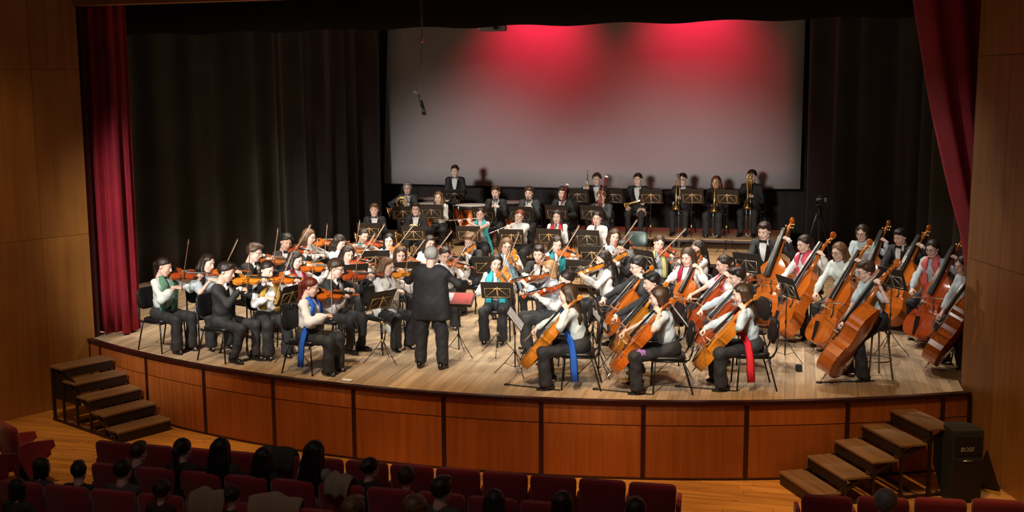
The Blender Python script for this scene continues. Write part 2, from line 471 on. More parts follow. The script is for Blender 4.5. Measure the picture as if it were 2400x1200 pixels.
# drapes
def drape(path, z0, z1, amp, wl, seed, nz=8, m=M_VELVB, top=None, hem=0.):
    """folded cloth hung along a plan path"""
    r = random.Random(seed); P = [Vector((*p, 0)) for p in path]
    L = [0]
    for a, b in zip(P[:-1], P[1:]): L.append(L[-1]+(b-a).length)
    n = max(8, int(L[-1]/wl*10)); rows = []; ph = [r.uniform(0, 6) for _ in range(8)]
    for k in range(nz+1):
        f = k/nz; row = []
        for i in range(n+1):
            s = L[-1]*i/n; j = 0
            while j < len(L)-2 and s > L[j+1]: j += 1
            u = (s-L[j])/max(L[j+1]-L[j], 1e-6); p = P[j].lerp(P[j+1], u); t = (P[j+1]-P[j]).normalized(); q = Vector((t.y, -t.x, 0))
            w = 2*math.pi*s/wl
            off = amp*(math.sin(w+.9*math.sin(w*.31+ph[0])+.15*f*3)+.45*math.sin(w*.43+ph[1]+.5*f)+.3*math.sin(w*1.9+ph[2]-.4*f))*(.75+.4*(1-f))
            zz = z0+(z1-z0)*f
            if k == 0: zz += hem*math.sin(w*.5+ph[3])
            v = p+q*off; v.z = zz
            row.append(v)
        rows.append(row)
    return MB().grid(rows)
def drape_thing(name, mb, m, label, cat='curtain', group=None):
    o = obj(name, mb.mesh(name, m)); tag(o, label, cat, group)
    md = o.modifiers.new('thickness', 'SOLIDIFY'); md.thickness = .012
    return o
drape_thing('stage_curtain', drape([(-10.2, 10.9), (-8.9, 12.35), (-6.6, 14.75)], 0.03, 7.6, .12, .85, 1), M_VELVB, 'black side curtain behind the first violins, nearest the red curtain', group='black stage drapes')
drape_thing('stage_curtain', drape([(-6.75, 14.9), (-6.35, 16.2), (-5.93, 19.0), (-5.85, 19.6)], 0.03, 7.6, .11, .8, 2), M_VELVB, 'black side curtain along the edge of the screen behind the horns', group='black stage drapes')
drape_thing('stage_curtain', drape([(4.62, 19.75), (5.6, 18.9), (6.6, 18.3), (8.0, 17.6)], 0.03, 7.6, .12, .85, 5), M_VELVB, 'black curtain beside the screen behind the camera tripod', group='black stage drapes')
drape_thing('stage_curtain', drape([(6.9, 17.0), (7.6, 15.2), (8.6, 13.0), (9.5, 10.6)], 0.03, 7.6, .12, .85, 6), M_VELVB, 'black side curtain behind the double basses', group='black stage drapes')
drape_thing('stage_curtain', drape([(-10.5, 20.75), (10.5, 20.75)], 0.03, 7.9, .07, .6, 8), M_VELVB, 'black backcloth visible in the strip below the screen', group='black stage drapes')
bd = drape([(-8.5, 9.32), (8.5, 9.30)], 5.0, 7.6, .012, .8, 9, hem=.02)
drape_thing('stage_border', bd, M_VELVBORD, 'black border cloth hung across the top of the stage', 'border')
drape_thing('house_curtain', drape([(-7.45, 7.86), (-6.85, 7.90), (-6.30, 7.95), (-6.20, 8.3)], 0.03, 6.6, .055, .19, 11, nz=10, hem=.015), M_VELVR, 'dark red house curtain hanging straight beside the wood wall')
# right house curtain drawn aside in a slanting swag
r = random.Random(4); rows = []
for k in range(25):
    f = k/24; z = 6.6-6.55*f
    xin = np.interp(z, [0, 1.2, 1.9, 2.6, 3.74, 5.15, 6.6], [6.86, 6.82, 6.71, 6.5, 6.21, 5.93, 5.72])
    row = []
    for i in range(71):
        u = i/70; x = xin+(7.75-xin)*u
        w = u*15.0
        yy = 8.0+.05*math.sin(w*2.2+1.2*math.sin(w*.4))*(1-.3*f)+.04*math.sin(w*.7+2*f)+.5*math.exp(-u/.07)
        row.append(Vector((x, yy, z)))
    rows.append(row[::-1])
drape_thing('house_curtain', MB().grid(rows), M_VELVR, 'red house curtain swept aside in a slanting line above the double basses')

# projection screen
m = MB(); rows = []
for k in range(13):
    f = k/12; z = 1.52+(6.9-1.52)*f
    row = []
    for i in range(25):
        u = i/24
        xl = -5.98+.26*f
        x = xl+(4.57-xl)*u
        sag = .045*math.sin(math.pi*u)*(1-f)
        row.append(Vector((x, 20.0+.02*math.sin(u*9), z-sag)))
    rows.append(row)
m.grid(rows)
scr = empty('projection_screen', T(0, 0, 0)); tag(scr, 'large pale projection screen washed with red light at the top', 'screen')
o = obj('screen_cloth', m.mesh('screen_cloth', M_SCREEN), scr); md = o.modifiers.new('thickness', 'SOLIDIFY'); md.thickness = .01
obj('bottom_batten', MB().tube([(-5.98, 20.0, 1.50), (-3, 20.0, 1.465), (0, 20.0, 1.455), (2.5, 20.0, 1.475), (4.57, 20.0, 1.50)], .018, 8).mesh('bottom_batten', M_BLKMET), scr)

# risers
def riser(label, x0, x1, y0, y1, z, th=.07, units=None, base=0.):
    root = empty('riser', T((x0+x1)/2, (y0+y1)/2, 0)); tag(root, label, 'riser', 'stage risers')
    cx, cy = (x0+x1)/2, (y0+y1)/2; n = units or max(1, round((x1-x0)/2.0)); w = (x1-x0)/n
    for i in range(n):
        a = x0+w*i
        nb = max(2, int(round((y1-y0)/.5)))
        for j in range(nb):
            d = (y1-y0)/nb
            obj('deck_board', boxmesh('deck_board', (a+w/2-cx, y0+d*(j+.5)-cy, z-.015), (w-.006, d-.004, .03), M_RISER), root)
        obj('edge_rail', boxmesh('edge_rail', (a+w/2-cx, y0+.02-cy, z-.03-th/2+.005), (w-.006, .04, th), M_TRIM), root)
        for (px, py) in ((a+.06, y0+.08), (a+w-.06, y0+.08), (a+.06, y1-.08), (a+w-.06, y1-.08)):
            obj('leg', boxmesh('leg', (px-cx, py-cy, (base+z-.03)/2), (.05, .05, z-base-.032), M_TRIM), root)
    return root
riser('low wooden riser under the flutes and oboes', -5.0, 1.7, 13.30, 15.22, .22)
riser('middle wooden riser under the clarinets, bassoons and timpani', -5.6, 4.4, 15.26, 19.2, .40)
riser('upper wooden riser under the brass players', -.55, 4.38, 17.27, 19.15, .62, th=.05, base=.40)

# ================================================================== SMOOTH BODIES
def _round_cone(X, Y, Z, a, b, r1, r2):
    bx, by, bz = b[0]-a[0], b[1]-a[1], b[2]-a[2]; L = bx*bx+by*by+bz*bz+1e-12
    px, py, pz = X-a[0], Y-a[1], Z-a[2]
    h = np.clip((px*bx+py*by+pz*bz)/L, 0, 1)
    return np.sqrt((px-h*bx)**2+(py-h*by)**2+(pz-h*bz)**2)-(r1+(r2-r1)*h)
def _ellipsoid(X, Y, Z, c, r, M=None):
    px, py, pz = X-c[0], Y-c[1], Z-c[2]
    if M is not None:
        px, py, pz = (M[0][0]*px+M[1][0]*py+M[2][0]*pz, M[0][1]*px+M[1][1]*py+M[2][1]*pz, M[0][2]*px+M[1][2]*py+M[2][2]*pz)
    k0 = np.sqrt((px/r[0])**2+(py/r[1])**2+(pz/r[2])**2)
    k1 = np.sqrt((px/r[0]**2)**2+(py/r[1]**2)**2+(pz/r[2]**2)**2)+1e-9
    return k0*(k0-1)/k1
def _smin(a, b, k):
    h = np.maximum(k-np.abs(a-b), 0)/k
    return np.minimum(a, b)-h*h*k*.25
class Field:
    """smooth union of round cones ('c',a,b,r1,r2) and ellipsoids ('e',c,r,M) sampled on a grid"""
    def __init__(s, prims, vox, k=.04, grow=0., pad=.03):
        lo = np.full(3, 1e9); hi = np.full(3, -1e9); s.boxes = []
        for p in prims:
            if p[0] == 'c':
                rr = max(p[3], p[4])+grow; l = np.minimum(p[1], p[2])-rr; h = np.maximum(p[1], p[2])+rr
            else:
                rr = (max(p[2]) if p[3] is not None else np.array(p[2]))+grow; l = np.array(p[1])-rr; h = np.array(p[1])+rr
            s.boxes.append((l, h)); lo = np.minimum(lo, l); hi = np.maximum(hi, h)
        lo = lo-pad-vox; hi = hi+pad+vox
        n = np.ceil((hi-lo)/vox).astype(int)+1
        s.lo = lo; s.vox = vox; s.n = n
        s.ax = [lo[i]+vox*np.arange(n[i]) for i in range(3)]
        D = np.full(n, .15, np.float32)
        m = k+2.5*vox
        for p, (l, h) in zip(prims, s.boxes):
            i0 = np.maximum(((l-m-lo)/vox).astype(int), 0); i1 = np.minimum(((h+m-lo)/vox).astype(int)+2, n)
            X = s.ax[0][i0[0]:i1[0], None, None]; Y = s.ax[1][None, i0[1]:i1[1], None]; Z = s.ax[2][None, None, i0[2]:i1[2]]
            d = (_round_cone(X, Y, Z, *p[1:]) if p[0] == 'c' else _ellipsoid(X, Y, Z, *p[1:]))-grow
            sl = (slice(i0[0], i1[0]), slice(i0[1], i1[1]), slice(i0[2], i1[2]))
            D[sl] = _smin(D[sl], d.astype(np.float32), k)
        s.D = D
    def xyz(s): return s.ax[0][:, None, None], s.ax[1][None, :, None], s.ax[2][None, None, :]
    def wrinkle(s, amp, f=1., seed=0.):
        X, Y, Z = s.xyz()
        s.D += (amp*np.sin(31*f*X+17*f*Y+seed)*np.sin(23*f*Z-19*f*Y+1.3*seed)+.6*amp*np.sin(44*f*Z+37*f*X+2*seed)*np.sin(29*f*Y+seed)).astype(np.float32)
        return s
    def cut(s, d): s.D = np.maximum(s.D, d.astype(np.float32)); return s
    def surf(s):
        D = s.D; D[0] = D[-1] = .1; D[:, 0] = D[:, -1] = .1; D[:, :, 0] = D[:, :, -1] = .1
        return surface_nets(D, s.lo, s.vox)
def surface_nets(D, lo, vox):
    ins = D < 0; n = D.shape; cs = (n[0]-1, n[1]-1, n[2]-1)
    acc = np.zeros(cs+(3,), np.float32); cnt = np.zeros(cs, np.float32); quads = []; cross = []
    for ax in range(3):
        s0 = [slice(None)]*3; s1 = [slice(None)]*3; s0[ax] = slice(0, -1); s1[ax] = slice(1, None)
        a, b = D[tuple(s0)], D[tuple(s1)]; ch = ins[tuple(s0)] != ins[tuple(s1)]
        idx = np.argwhere(ch)
        if not len(idx): cross.append(None); continue
        av, bv = a[ch], b[ch]; t = av/(av-bv)
        pos = idx.astype(np.float32); pos[:, ax] += t
        o = [i for i in range(3) if i != ax]
        for d0 in (0, -1):
            for d1 in (0, -1):
                c = idx.copy(); c[:, o[0]] += d0; c[:, o[1]] += d1
                ok = ((c >= 0) & (c < np.array(cs))).all(1); cc = c[ok]
                np.add.at(acc, (cc[:, 0], cc[:, 1], cc[:, 2]), pos[ok]); np.add.at(cnt, (cc[:, 0], cc[:, 1], cc[:, 2]), 1)
        cross.append((idx, ins[tuple(s0)][ch], o))
    used = cnt > 0; vid = np.full(cs, -1, np.int32); vid[used] = np.arange(used.sum())
    V = acc[used]/cnt[used][:, None]*vox+lo
    for ax in range(3):
        if cross[ax] is None: continue
        idx, sg, o = cross[ax]
        ok = (idx[:, o[0]] > 0) & (idx[:, o[1]] > 0) & (idx[:, o[0]] < cs[o[0]]) & (idx[:, o[1]] < cs[o[1]])
        idx = idx[ok]; sg = sg[ok]
        def at(d0, d1):
            c = idx.copy(); c[:, o[0]] += d0; c[:, o[1]] += d1; return vid[c[:, 0], c[:, 1], c[:, 2]]
        q = np.stack([at(-1, -1), at(0, -1), at(0, 0), at(-1, 0)], 1)
        flip = sg if ax != 1 else ~sg
        q[~flip] = q[~flip][:, ::-1]
        quads.append(q)
    Q = np.concatenate(quads) if quads else np.zeros((0, 4), np.int32)
    return V, Q

def sdf_mesh(name, prims, vox, m, k=.04, grow=0., wr=0., seed=0.):
    f = Field(prims, vox, k, grow)
    if wr: f.wrinkle(wr, 1., seed)
    V, Q = f.surf(); return mesh_np(name, V, [(Q, 0)], [m])

# ---- head template: origin at the head's centre, face towards -y, x to the person's left
def make_head(female):
    w = .073 if female else .077
    pr = [('e', (0, .012, .034), (w, .094, .083), None), ('e', (0, -.022, -.028), (w*.80, .068, .076), None),
          ('c', (0, -.058, -.092), (0, -.045, -.085), .024, .032),               # chin
          ('c', (w*.62, -.005, -.06), (w*.35, -.05, -.092), .026, .022), ('c', (-w*.62, -.005, -.06), (-w*.35, -.05, -.092), .026, .022),
          ('c', (0, -.092, .012), (0, -.108, -.020), .008, .0125),               # nose
          ('e', (0, -.074, .03), (.045, .016, .012), None),   # brow
          ('e', (.034, -.058, -.026), (.03, .026, .034), None), ('e', (-.034, -.058, -.026), (.03, .026, .034), None),   # cheeks
          ('e', (0, -.086, -.056), (.024, .012, .009), None),                     # lips
          ('c', (0, .018, -.06), (0, .03, -.15), .046 if female else .054, .05 if female else .06)]
    f = Field(pr, .0084, .022)
    X, Y, Z = f.xyz()
    for sx in (-1, 1):
        so = _ellipsoid(X, Y, Z, (sx*.030, -.098, .008), (.016, .016, .010))
        f.D = np.maximum(f.D, (-so-.004).astype(np.float32))
        ear = _ellipsoid(X, Y, Z, (sx*(w+.002), .012, -.004), (.009, .019, .032))
        f.D = _smin(f.D, ear.astype(np.float32), .01)
    V, Q = f.surf()
    polys = [(Q, 0)]; Vs = [V]; n = len(V)
    c = V[Q].mean(1)
    lip = (np.abs(c[:, 0]) < .023) & (np.abs(c[:, 2]+.056) < .0078) & (c[:, 1] < -.082)
    polys = [(Q[~lip], 0), (Q[lip], 1)]
    def ball(cx, cy, cz, r, rz, mi, seg=8, ring=5):
        nonlocal n
        vs = []; fs = []
        for i in range(ring+1):
            th = math.pi*i/ring
            for j in range(seg):
                a = 2*math.pi*j/seg; vs.append((cx+r*math.sin(th)*math.cos(a), cy-r*math.cos(th)*.8, cz+rz*math.sin(th)*math.sin(a)))
        for i in range(ring):
            for j in range(seg): fs.append((n+i*seg+j, n+i*seg+(j+1) % seg, n+(i+1)*seg+(j+1) % seg, n+(i+1)*seg+j))
        Vs.append(np.array(vs)); polys.append((np.array(fs), mi)); n += len(vs)
    for sx in (-1, 1):
        ball(sx*.030, -.0755, .008, .0135, .0095, 2)
        ball(sx*.030, -.0825, .0075, .0080, .0088, 3)
        # brow as a thin arched strip
        vs = []; fs = []
        for i in range(5):
            x = sx*(.012+.009*i); z = .0325+.002*math.sin(i/4*3.1)-.0014*i; y = -.0965+.0045*i*(i > 2)+.0015*i
            vs += [(x, y-.001, z-.0022), (x, y-.003, z+.0022), (x, y+.006, z+.0022), (x, y+.006, z-.0022)]
        for i in range(4):
            for j in range(4): fs.append((n+i*4+j, n+i*4+(j+1) % 4, n+i*4+4+(j+1) % 4, n+i*4+4+j))
        Vs.append(np.array(vs)); polys.append((np.array(fs), 4)); n += len(vs)
    return np.concatenate(Vs), polys
HEADS = {'f': make_head(True), 'm': make_head(False)}

# ---- hand templates (right hand): wrist at origin, fingers along +y, back of the hand +z, thumb on -x
def make_hand(curl, spread, thumb):
    pr = [('c', (0, -.03, 0), (0, .01, 0), .022, .022), ('e', (-.004, .045, -.002), (.036, .05, .0155), None),
          ('c', (-.022, .03, -.004), (.018, .075, -.002), .016, .014)]
    fing = ((-.028, .078, .068, .0088), (-.009, .085, .076, .009), (.010, .082, .070, .0086), (.027, .072, .055, .0078))
    for i, (x, y0, ln, r) in enumerate(fing):
        p = np.array((x, y0, 0.)); ang = 0.; dx = spread*(i-1.4)*.25
        seg = (ln*.45, ln*.31, ln*.24); bend = (curl*.9*(1+.08*i), curl*1.15, curl*.8)
        for s_, b_ in zip(seg, bend):
            ang += b_; q = p+s_*np.array((dx*math.cos(ang), math.cos(ang), -math.sin(ang)))
            pr.append(('c', p, q, r, r*.92)); p = q
    p = np.array((-.026, .018, -.006)); d = np.array((-.62, .72, -.32*thumb-.1)); d /= np.linalg.norm(d)
    q = p+d*.038; pr.append(('c', p, q, .0125, .011))
    d2 = np.array((-.18, .86, -.45*thumb-.1)); d2 /= np.linalg.norm(d2); pr.append(('c', q, q+d2*.034, .0105, .0085))
    f = Field(pr, .0076, .006); return f.surf()
HANDS = {'grip': make_hand(.95, .25, 1.), 'string': make_hand(.75, .7, .9), 'soft': make_hand(.35, .4, .4)}

# ---- shoes
def make_shoe(heel):
    if heel:
        pr = [('c', (0, .055, .05), (0, -.06, .028), .028, .031), ('c', (0, -.06, .025), (0, -.125, .016), .033, .015), ('e', (0, .055, .055), (.028, .036, .03), None), ('c', (0, .075, .045), (0, .082, .0), .014, .008)]
    else:
        pr = [('e', (0, .045, .045), (.037, .05, .045), None), ('c', (0, .04, .03), (0, -.10, .026), .037, .041), ('c', (0, -.10, .026), (0, -.165, .020), .041, .024), ('c', (0, .03, .075), (0, .03, .10), .038, .042)]
    f = Field(pr, .012, .02); X, Y, Z = f.xyz(); f.cut(-Z+0*X+0*Y)
    V, Q = f.surf(); return mesh_np('shoe', V, [(Q, 0)], [M_BLKSHOE])
SHOES = {'m': make_shoe(False), 'f': make_shoe(True)}

def ik(S, Tt, l1, l2, pole):
    S = Vector(S); Tt = Vector(Tt); d = Tt-S; L = min(d.length, (l1+l2)*.995); dn = d.normalized()
    Tt = S+dn*L
    a = (l1*l1-l2*l2+L*L)/(2*L); h = math.sqrt(max(l1*l1-a*a, 0))
    p = Vector(pole); p = (p-dn*p.dot(dn)).normalized()
    return S+dn*a+p*h, Tt

def hair_mesh(style, col, H, hc, neck, seed, face_r=.0):
    """H 3x3 head axes (columns), hc head centre; locks hang by gravity"""
    def hp(x, y, z): return np.array(hc)+np.array(H) @ np.array((x, y, z))*1.06
    rnd = random.Random(seed); vox = .0125
    big = {'curly': .017, 'tousled': .011, 'longcurly': .008, 'short': .006}.get(style, .002)
    locks = []; G = np.array((0, 0, -1.))
    sh = neck
    if style in ('long', 'longcurly', 'longfront'):
        for sx in (-1, 1):
            a = hp(sx*.055, .05, .03); b = hp(sx*.066, .066, -.10); c = np.array(sh)+np.array((sx*.085, .085, -.10)); d = c+np.array((sx*.01, .015, -.13))
            locks += [('c', a, b, .05, .052), ('c', b, c, .052, .05), ('c', c, d, .05, .022)]
            a = hp(sx*.075, -.005, .05); b = hp(sx*.083, -.002, -.07)
            if style == 'long': c = b+np.array((sx*.012, .02, -.11))
            else: c = b+np.array((sx*.015, -.05, -.14))
            locks += [('c', a, b, .022, .026), ('c', b, c, .026, .02)]
            if style != 'long': locks += [('c', c, c+np.array((sx*.01, -.02, -.13)), .022, .012)]
        locks.append(('c', hp(0, .08, .02), np.array(sh)+np.array((0, .10, -.12)), .05, .05))
    elif style in ('pony', 'longpony'):
        a = hp(0, .105, .045); b = hp(0, .135, .0); c = np.array(sh)+np.array((.0, .135, -.02)); L = .16 if style == 'pony' else .34
        locks += [('c', a, b, .024, .034), ('c', b, c, .034, .036), ('c', c, c+np.array((.0, .02, -L)), .036, .012)]
    elif style == 'sidepony':
        b = hp(.05, .09, -.05); c = np.array(sh)+np.array((.10, -.02, -.06)); locks += [('c', b, c, .035, .03), ('c', c, c+np.array((.01, -.06, -.16)), .03, .012)]
        b = hp(-.05, .09, -.05); c = np.array(sh)+np.array((-.10, .04, -.06)); locks += [('c', b, c, .035, .03), ('c', c, c+np.array((-.01, .0, -.14)), .03, .012)]
    elif style == 'bun':
        locks += [('e', hp(0, .125, .03), (.042, .036, .042), None), ('c', hp(0, .10, .03), hp(0, .12, .03), .03, .035)]
    elif style == 'bob':
        for sx in (-1, 1):
            a = hp(sx*.06, .035, .03); b = hp(sx*.066, .03, -.085); locks += [('c', a, b, .045, .04), ('c', hp(sx*.075, -.01, .04), hp(sx*.08, -.008, -.08), .022, .02)]
        locks.append(('c', hp(0, .07, .02), hp(0, .07, -.09), .05, .045))
    pr = [('e', hp(0, .018, .036), (.095+big, .116+big, .104+big), np.array(H))]
    f = Field(pr+locks, vox, .02, pad=.03)
    X, Y, Z = f.xyz()
    px, py, pz = X-hc[0], Y-hc[1], Z-hc[2]
    lx = H[0][0]*px+H[1][0]*py+H[2][0]*pz; ly = H[0][1]*px+H[1][1]*py+H[2][1]*pz; lz = H[0][2]*px+H[1][2]*py+H[2][2]*pz
    lx, ly, lz = lx/1.06, ly/1.06, lz/1.06
    cap = _ellipsoid(lx, ly, lz, (0, .018, .036), (.087+big, .106+big, .094+big))
    if style == 'bald': cap = _ellipsoid(lx, ly, lz, (0, .022, .015), (.088, .106, .082))
    if style == 'tousled' or style == 'short': cap = _smin(cap, _ellipsoid(lx, ly, lz, (.012, -.040, .108), (.066, .062, .030)), .02)
    plane = -((ly+.084)*.66+(lz-.080)*.75)+.007*np.sin(85*lx+seed)+.005*np.sin(170*lx+2*seed)
    if style not in ('short', 'tousled', 'curly', 'bald'): plane = plane+.016*np.exp(-((lx-.006)/.026)**2)
    cap = np.maximum(cap, plane)
    cap = np.maximum(cap, -(lz+.085))
    if style in ('short', 'tousled', 'curly', 'bald'):
        cap = np.maximum(cap, .55*(np.abs(lx)-.2)-0*(lz))
        cap = np.maximum(cap, -(lz+.045+.35*ly))
    D = cap.astype(np.float32)
    if locks:
        f2 = Field(pr+locks, vox, .02, pad=.03); D2 = np.full_like(f2.D, .15)
        for p in locks:
            d = (_round_cone(X, Y, Z, *p[1:]) if p[0] == 'c' else _ellipsoid(X, Y, Z, *p[1:])).astype(np.float32); D2 = _smin(D2, d, .02)
        # keep the locks clear of the face
        facee = _ellipsoid(lx, ly, lz, (0, -.07, -.03), (.058, .075, .085)).astype(np.float32)
        D2 = np.maximum(D2, -facee)
        D = _smin(D, D2, .02)
    a, fq = (.006, 2.6) if style in ('curly', 'longcurly') else ((.0055, 2.3) if style == 'tousled' else ((.0035, 2.6) if style == 'short' else (.0022, 2.4)))
    D = D+(a*np.sin(33*fq*X+seed)*np.sin(29*fq*Y+2*seed)*(np.sin(31*fq*Z) if a > .003 else 1.)).astype(np.float32)
    f.D = D
    V, Q = f.surf(); return mesh_np('hair', V, [(Q, 0)], [hairmat(col)])


# ================================================================== PEOPLE
NP = [0]
HS = 1.06    # head scale
def nz(v): return Vector(v).normalized()
def build_person(label, head_xy, zb, hh, az, sex, top, hair, pose='seat', arms=None, skin=0, glasses=False, scarf=None, look_=(0, 0, 0),
                 lean=.10, wide=None, sleeve='long', spread=.11, feet=None, group='orchestra musicians', vox=.021, bottom=None, torso_only=False, feet_shift=(0, 0), hem=0., turn=0., bulk=1., sink=0.):
    """head_xy: plan position of the head; returns the person's frame and joints in local space.
       local axes: x to the person's left, -y forward, z up"""
    NP[0] += 1; seed = NP[0]*1.37
    std = {'seat': 1.19, 'stool': 1.42, 'stand': 1.63}[pose]; s = hh/std
    pz = {'seat': .52, 'stool': .755, 'stand': .94}[pose]
    pz -= sink
    sw = (.146 if sex == 'f' else .164)
    up = Vector((0, -math.sin(lean), math.cos(lean)))
    pel = Vector((0, 0, pz)); chest = pel+up*.29; neck = pel+up*.485
    hc = neck+up*.085+Vector((0, -.028, .078))
    s_ = (hh)/(hc.z); 
    Rz = Matrix.Rotation(R(az), 3, 'Z')
    off = Rz @ Vector((hc.x*s_, hc.y*s_, 0))
    root_m = Matrix.Translation((head_xy[0]-off.x, head_xy[1]-off.y, zb)) @ Matrix.Rotation(R(az), 4, 'Z') @ Matrix.Scale(s_, 4)
    Rs = Matrix.Rotation(turn, 3, 'Z')
    shL = neck+up*-.045+Rs @ Vector((sw, 0, 0)); shR = neck+up*-.045+Rs @ Vector((-sw, 0, 0))
    Hm = Matrix.Rotation(look_[0], 3, 'Z') @ Matrix.Rotation(look_[2], 3, 'Y') @ Matrix.Rotation(look_[1], 3, 'X')
    J = dict(root=root_m, pel=pel, chest=chest, neck=neck, hc=hc, shL=shL, shR=shR, up=up, H=Hm, s=s_)
    A = arms(J) if arms else None
    if A is None:
        A = dict(L=(Vector((.16, -.30, pz+.10)), (-.3, -.9, -.2), (.2, 0, 1), 'soft', (.8, .3, -.3)), R=(Vector((-.16, -.30, pz+.10)), (.3, -.9, -.2), (-.2, 0, 1), 'soft', (-.8, .3, -.3)))
    el = {}
    for sd, S in (('L', shL), ('R', shR)):
        w, fd, bk, hp_, pole = A[sd]
        el[sd] = ik(S, w, .285, .255, pole)
    # legs
    hipL, hipR = pel+Vector((.085, 0, -.02)), pel+Vector((-.085, 0, -.02))
    sp = spread
    if pose == 'seat': kz, ky, ay = .475-sink*.3, -.43, -.40
    elif pose == 'stool': kz, ky, ay = .56, -.36, -.26
    else: kz, ky, ay = .50, -.02, .01
    fs = feet_shift
    kn = {'L': Vector((sp+.03, ky, kz)), 'R': Vector((-sp-.03, ky, kz))}
    an = {'L': Vector((sp+.02, ay+fs[0], .09)), 'R': Vector((-sp-.02, ay+fs[1], .09))}
    if pose == 'stand':
        kn = {'L': Vector((sp, -.02, .50)), 'R': Vector((-sp, -.02, .50))}; an = {'L': Vector((sp+.015, .01, .09)), 'R': Vector((-sp-.015, .01, .09))}
    fem = sex == 'f'
    cw = .135 if fem else .155
    torso = [('e', pel+Vector((0, .0, .0)), (.165 if fem else .16, .115, .12), None),
             ('e', pel+up*.17, (.125 if fem else .145, .095 if fem else .105, .15), None),
             ('e', pel+up*.33, (cw, .10 if fem else .112, .16), None),
             ('c', shL+Vector((-.02, 0, -.005)), shR+Vector((.02, 0, -.005)), .055, .055)]
    if fem: torso += [('e', pel+up*.32+Vector((.06, -.075, 0)), (.055, .05, .06), None), ('e', pel+up*.32+Vector((-.06, -.075, 0)), (.055, .05, .06), None)]
    if bulk != 1.: torso = [('e', p[1], (p[2][0]*bulk, p[2][1]*bulk, p[2][2]), p[3]) if p[0] == 'e' else p for p in torso]
    def arm(g1=.046, g2=.038, g3=.029, upto=1.0):
        o = []
        for sd, S in (('L', shL), ('R', shR)):
            e, w = el[sd]
            k = g1 if not fem else g1*.88; k2 = g2 if not fem else g2*.88; k3 = g3 if not fem else g3*.9
            o.append(('c', S, e, k*1.15, k2))
            if upto >= 1: o.append(('c', e, w, k2, k3))
            elif upto > 0: o.append(('c', e, e.lerp(w, upto), k2, k2+(k3-k2)*upto))
        return o
    def legs(a, b, c, toe=True):
        o = []
        for sd, hp_ in (('L', hipL), ('R', hipR)):
            o += [('c', hp_, kn[sd], a, b), ('c', kn[sd], an[sd], b*.98, c)]
        return o
    neckp = [('c', neck+up*-.06, hc+Vector((0, .02, -.07)), .058 if fem else .064, .046 if fem else .054)]
    root = empty('person', root_m); tag(root, label, 'person', group)
    sk = SKINS[skin % 3]
    suit0 = top in ('suit', 'suitg', 'tails')
    # one continuous body: trunk, limbs, head and hands
    cov = suit0 or sleeve in ('long', 'puff')
    prim = torso+(arm(.038, .030, .027) if cov else arm())+neckp+([] if torso_only else legs(.078, .055, .034)+[('c', an[d_], an[d_]+Vector((0, -.08, -.055)), .030, .020) for d_ in 'LR' if fem])
    f = Field(prim, .030, .03); V, Q = f.surf()
    Vs = [V]; polys = [(Q, 0)]; n = len(V)
    hV, hP = HEADS[sex]
    Hn = np.array(Hm); Vs.append((hV*HS) @ Hn.T+np.array(hc))
    for q, mi in hP: polys.append((q+n, mi))
    n += len(hV)
    for sd in 'LR':
        w, fd, bk, hp_, pole = A[sd]; w = el[sd][1]
        y = nz(fd); z = Vector(bk); z = (z-y*z.dot(y)).normalized(); x = y.cross(z)
        hv, hq = HANDS[hp_]; hv = hv.copy()*(1.0 if fem else 1.08); hq = hq
        if sd == 'L': hv[:, 0] *= -1; hq = hq[:, ::-1]
        B = np.array((x, y, z)); Vs.append(hv @ B+np.array(w)); polys.append((hq+n, 0)); n += len(hv)
    me = mesh_np('body', np.concatenate(Vs), polys, [sk, M_LIP, M_EYEW, M_EYED, hairmat(hair[1])])
    obj('body', me, root)
    # trousers
    suit = top in ('suit', 'suitg', 'tails')
    wide_ = wide if wide is not None else fem
    if not torso_only:
        tm = bottom or M_TROU
        a, b, c = (.088, .074, .084) if wide_ else ((.105, .092, .085) if top == 'tails' else (.084, .066, .057))
        pr = [('e', pel+Vector((0, .005, .01)), (.184*bulk, .145*bulk, .135), None)]+legs(a, b, c)
        if pose == 'stand': pr.append(('e', pel+Vector((0, 0, -.04)), (.175, .13, .14), None))
        f = Field(pr, vox, .04); X, Y, Z = f.xyz(); f.wrinkle(.0065, 1.3, seed)
        f.cut((.065 if not wide_ else .05)-Z+0*X+0*Y)
        V, Q = f.surf(); obj('trousers', mesh_np('trousers', V, [(Q, 0)], [tm]), root)
        for sd in 'LR':
            o = obj('shoe', SHOES['f' if fem else 'm'], root, T(an[sd].x, an[sd].y+.02, 0, R(8 if sd == 'L' else -8)))
    # tops
    tmat = {'suit': M_SUIT, 'suitg': M_SUITG, 'tails': M_SUIT, 'white': M_WHITE, 'cream': M_CREAM, 'lblue': M_LBLUE, 'mint': M_MINT, 'greyb': M_GREYB, 'dark': M_SUIT}.get(top) or mat('top_'+str(top), top if isinstance(top, tuple) else (.1, .1, .1), .8, bump=.2)
    collar = [('c', neck+up*-.05, neck+up*.02, .085, .068)]
    if suit:
        shirt = [('e', pel+up*.2, (.140, .108, .2), None), ('e', pel+up*.33, (cw+.006, .12, .165), None)]+[('c', neck+up*-.05, neck+up*.035, .082, .062)]
        for sd in 'LR': e, w = el[sd]; shirt.append(('c', e.lerp(w, .86), w+(w-e).normalized()*.004, .037, .036))
        f = Field(shirt, .0195, .025); V, Q = f.surf(); obj('shirt', mesh_np('shirt', V, [(Q, 0)], [M_WHITE]), root)
        jk = [(p[0], p[1], tuple(np.array(p[2])+.026), p[3]) if p[0] == 'e' else (p[0], p[1], p[2], p[3]+.022, p[4]+.022) for p in torso]
        for sd, S in (('L', shL), ('R', shR)):
            e, w = el[sd]; jk += [('c', S, e, .062, .050), ('c', e, e.lerp(w, .90), .050, .040)]
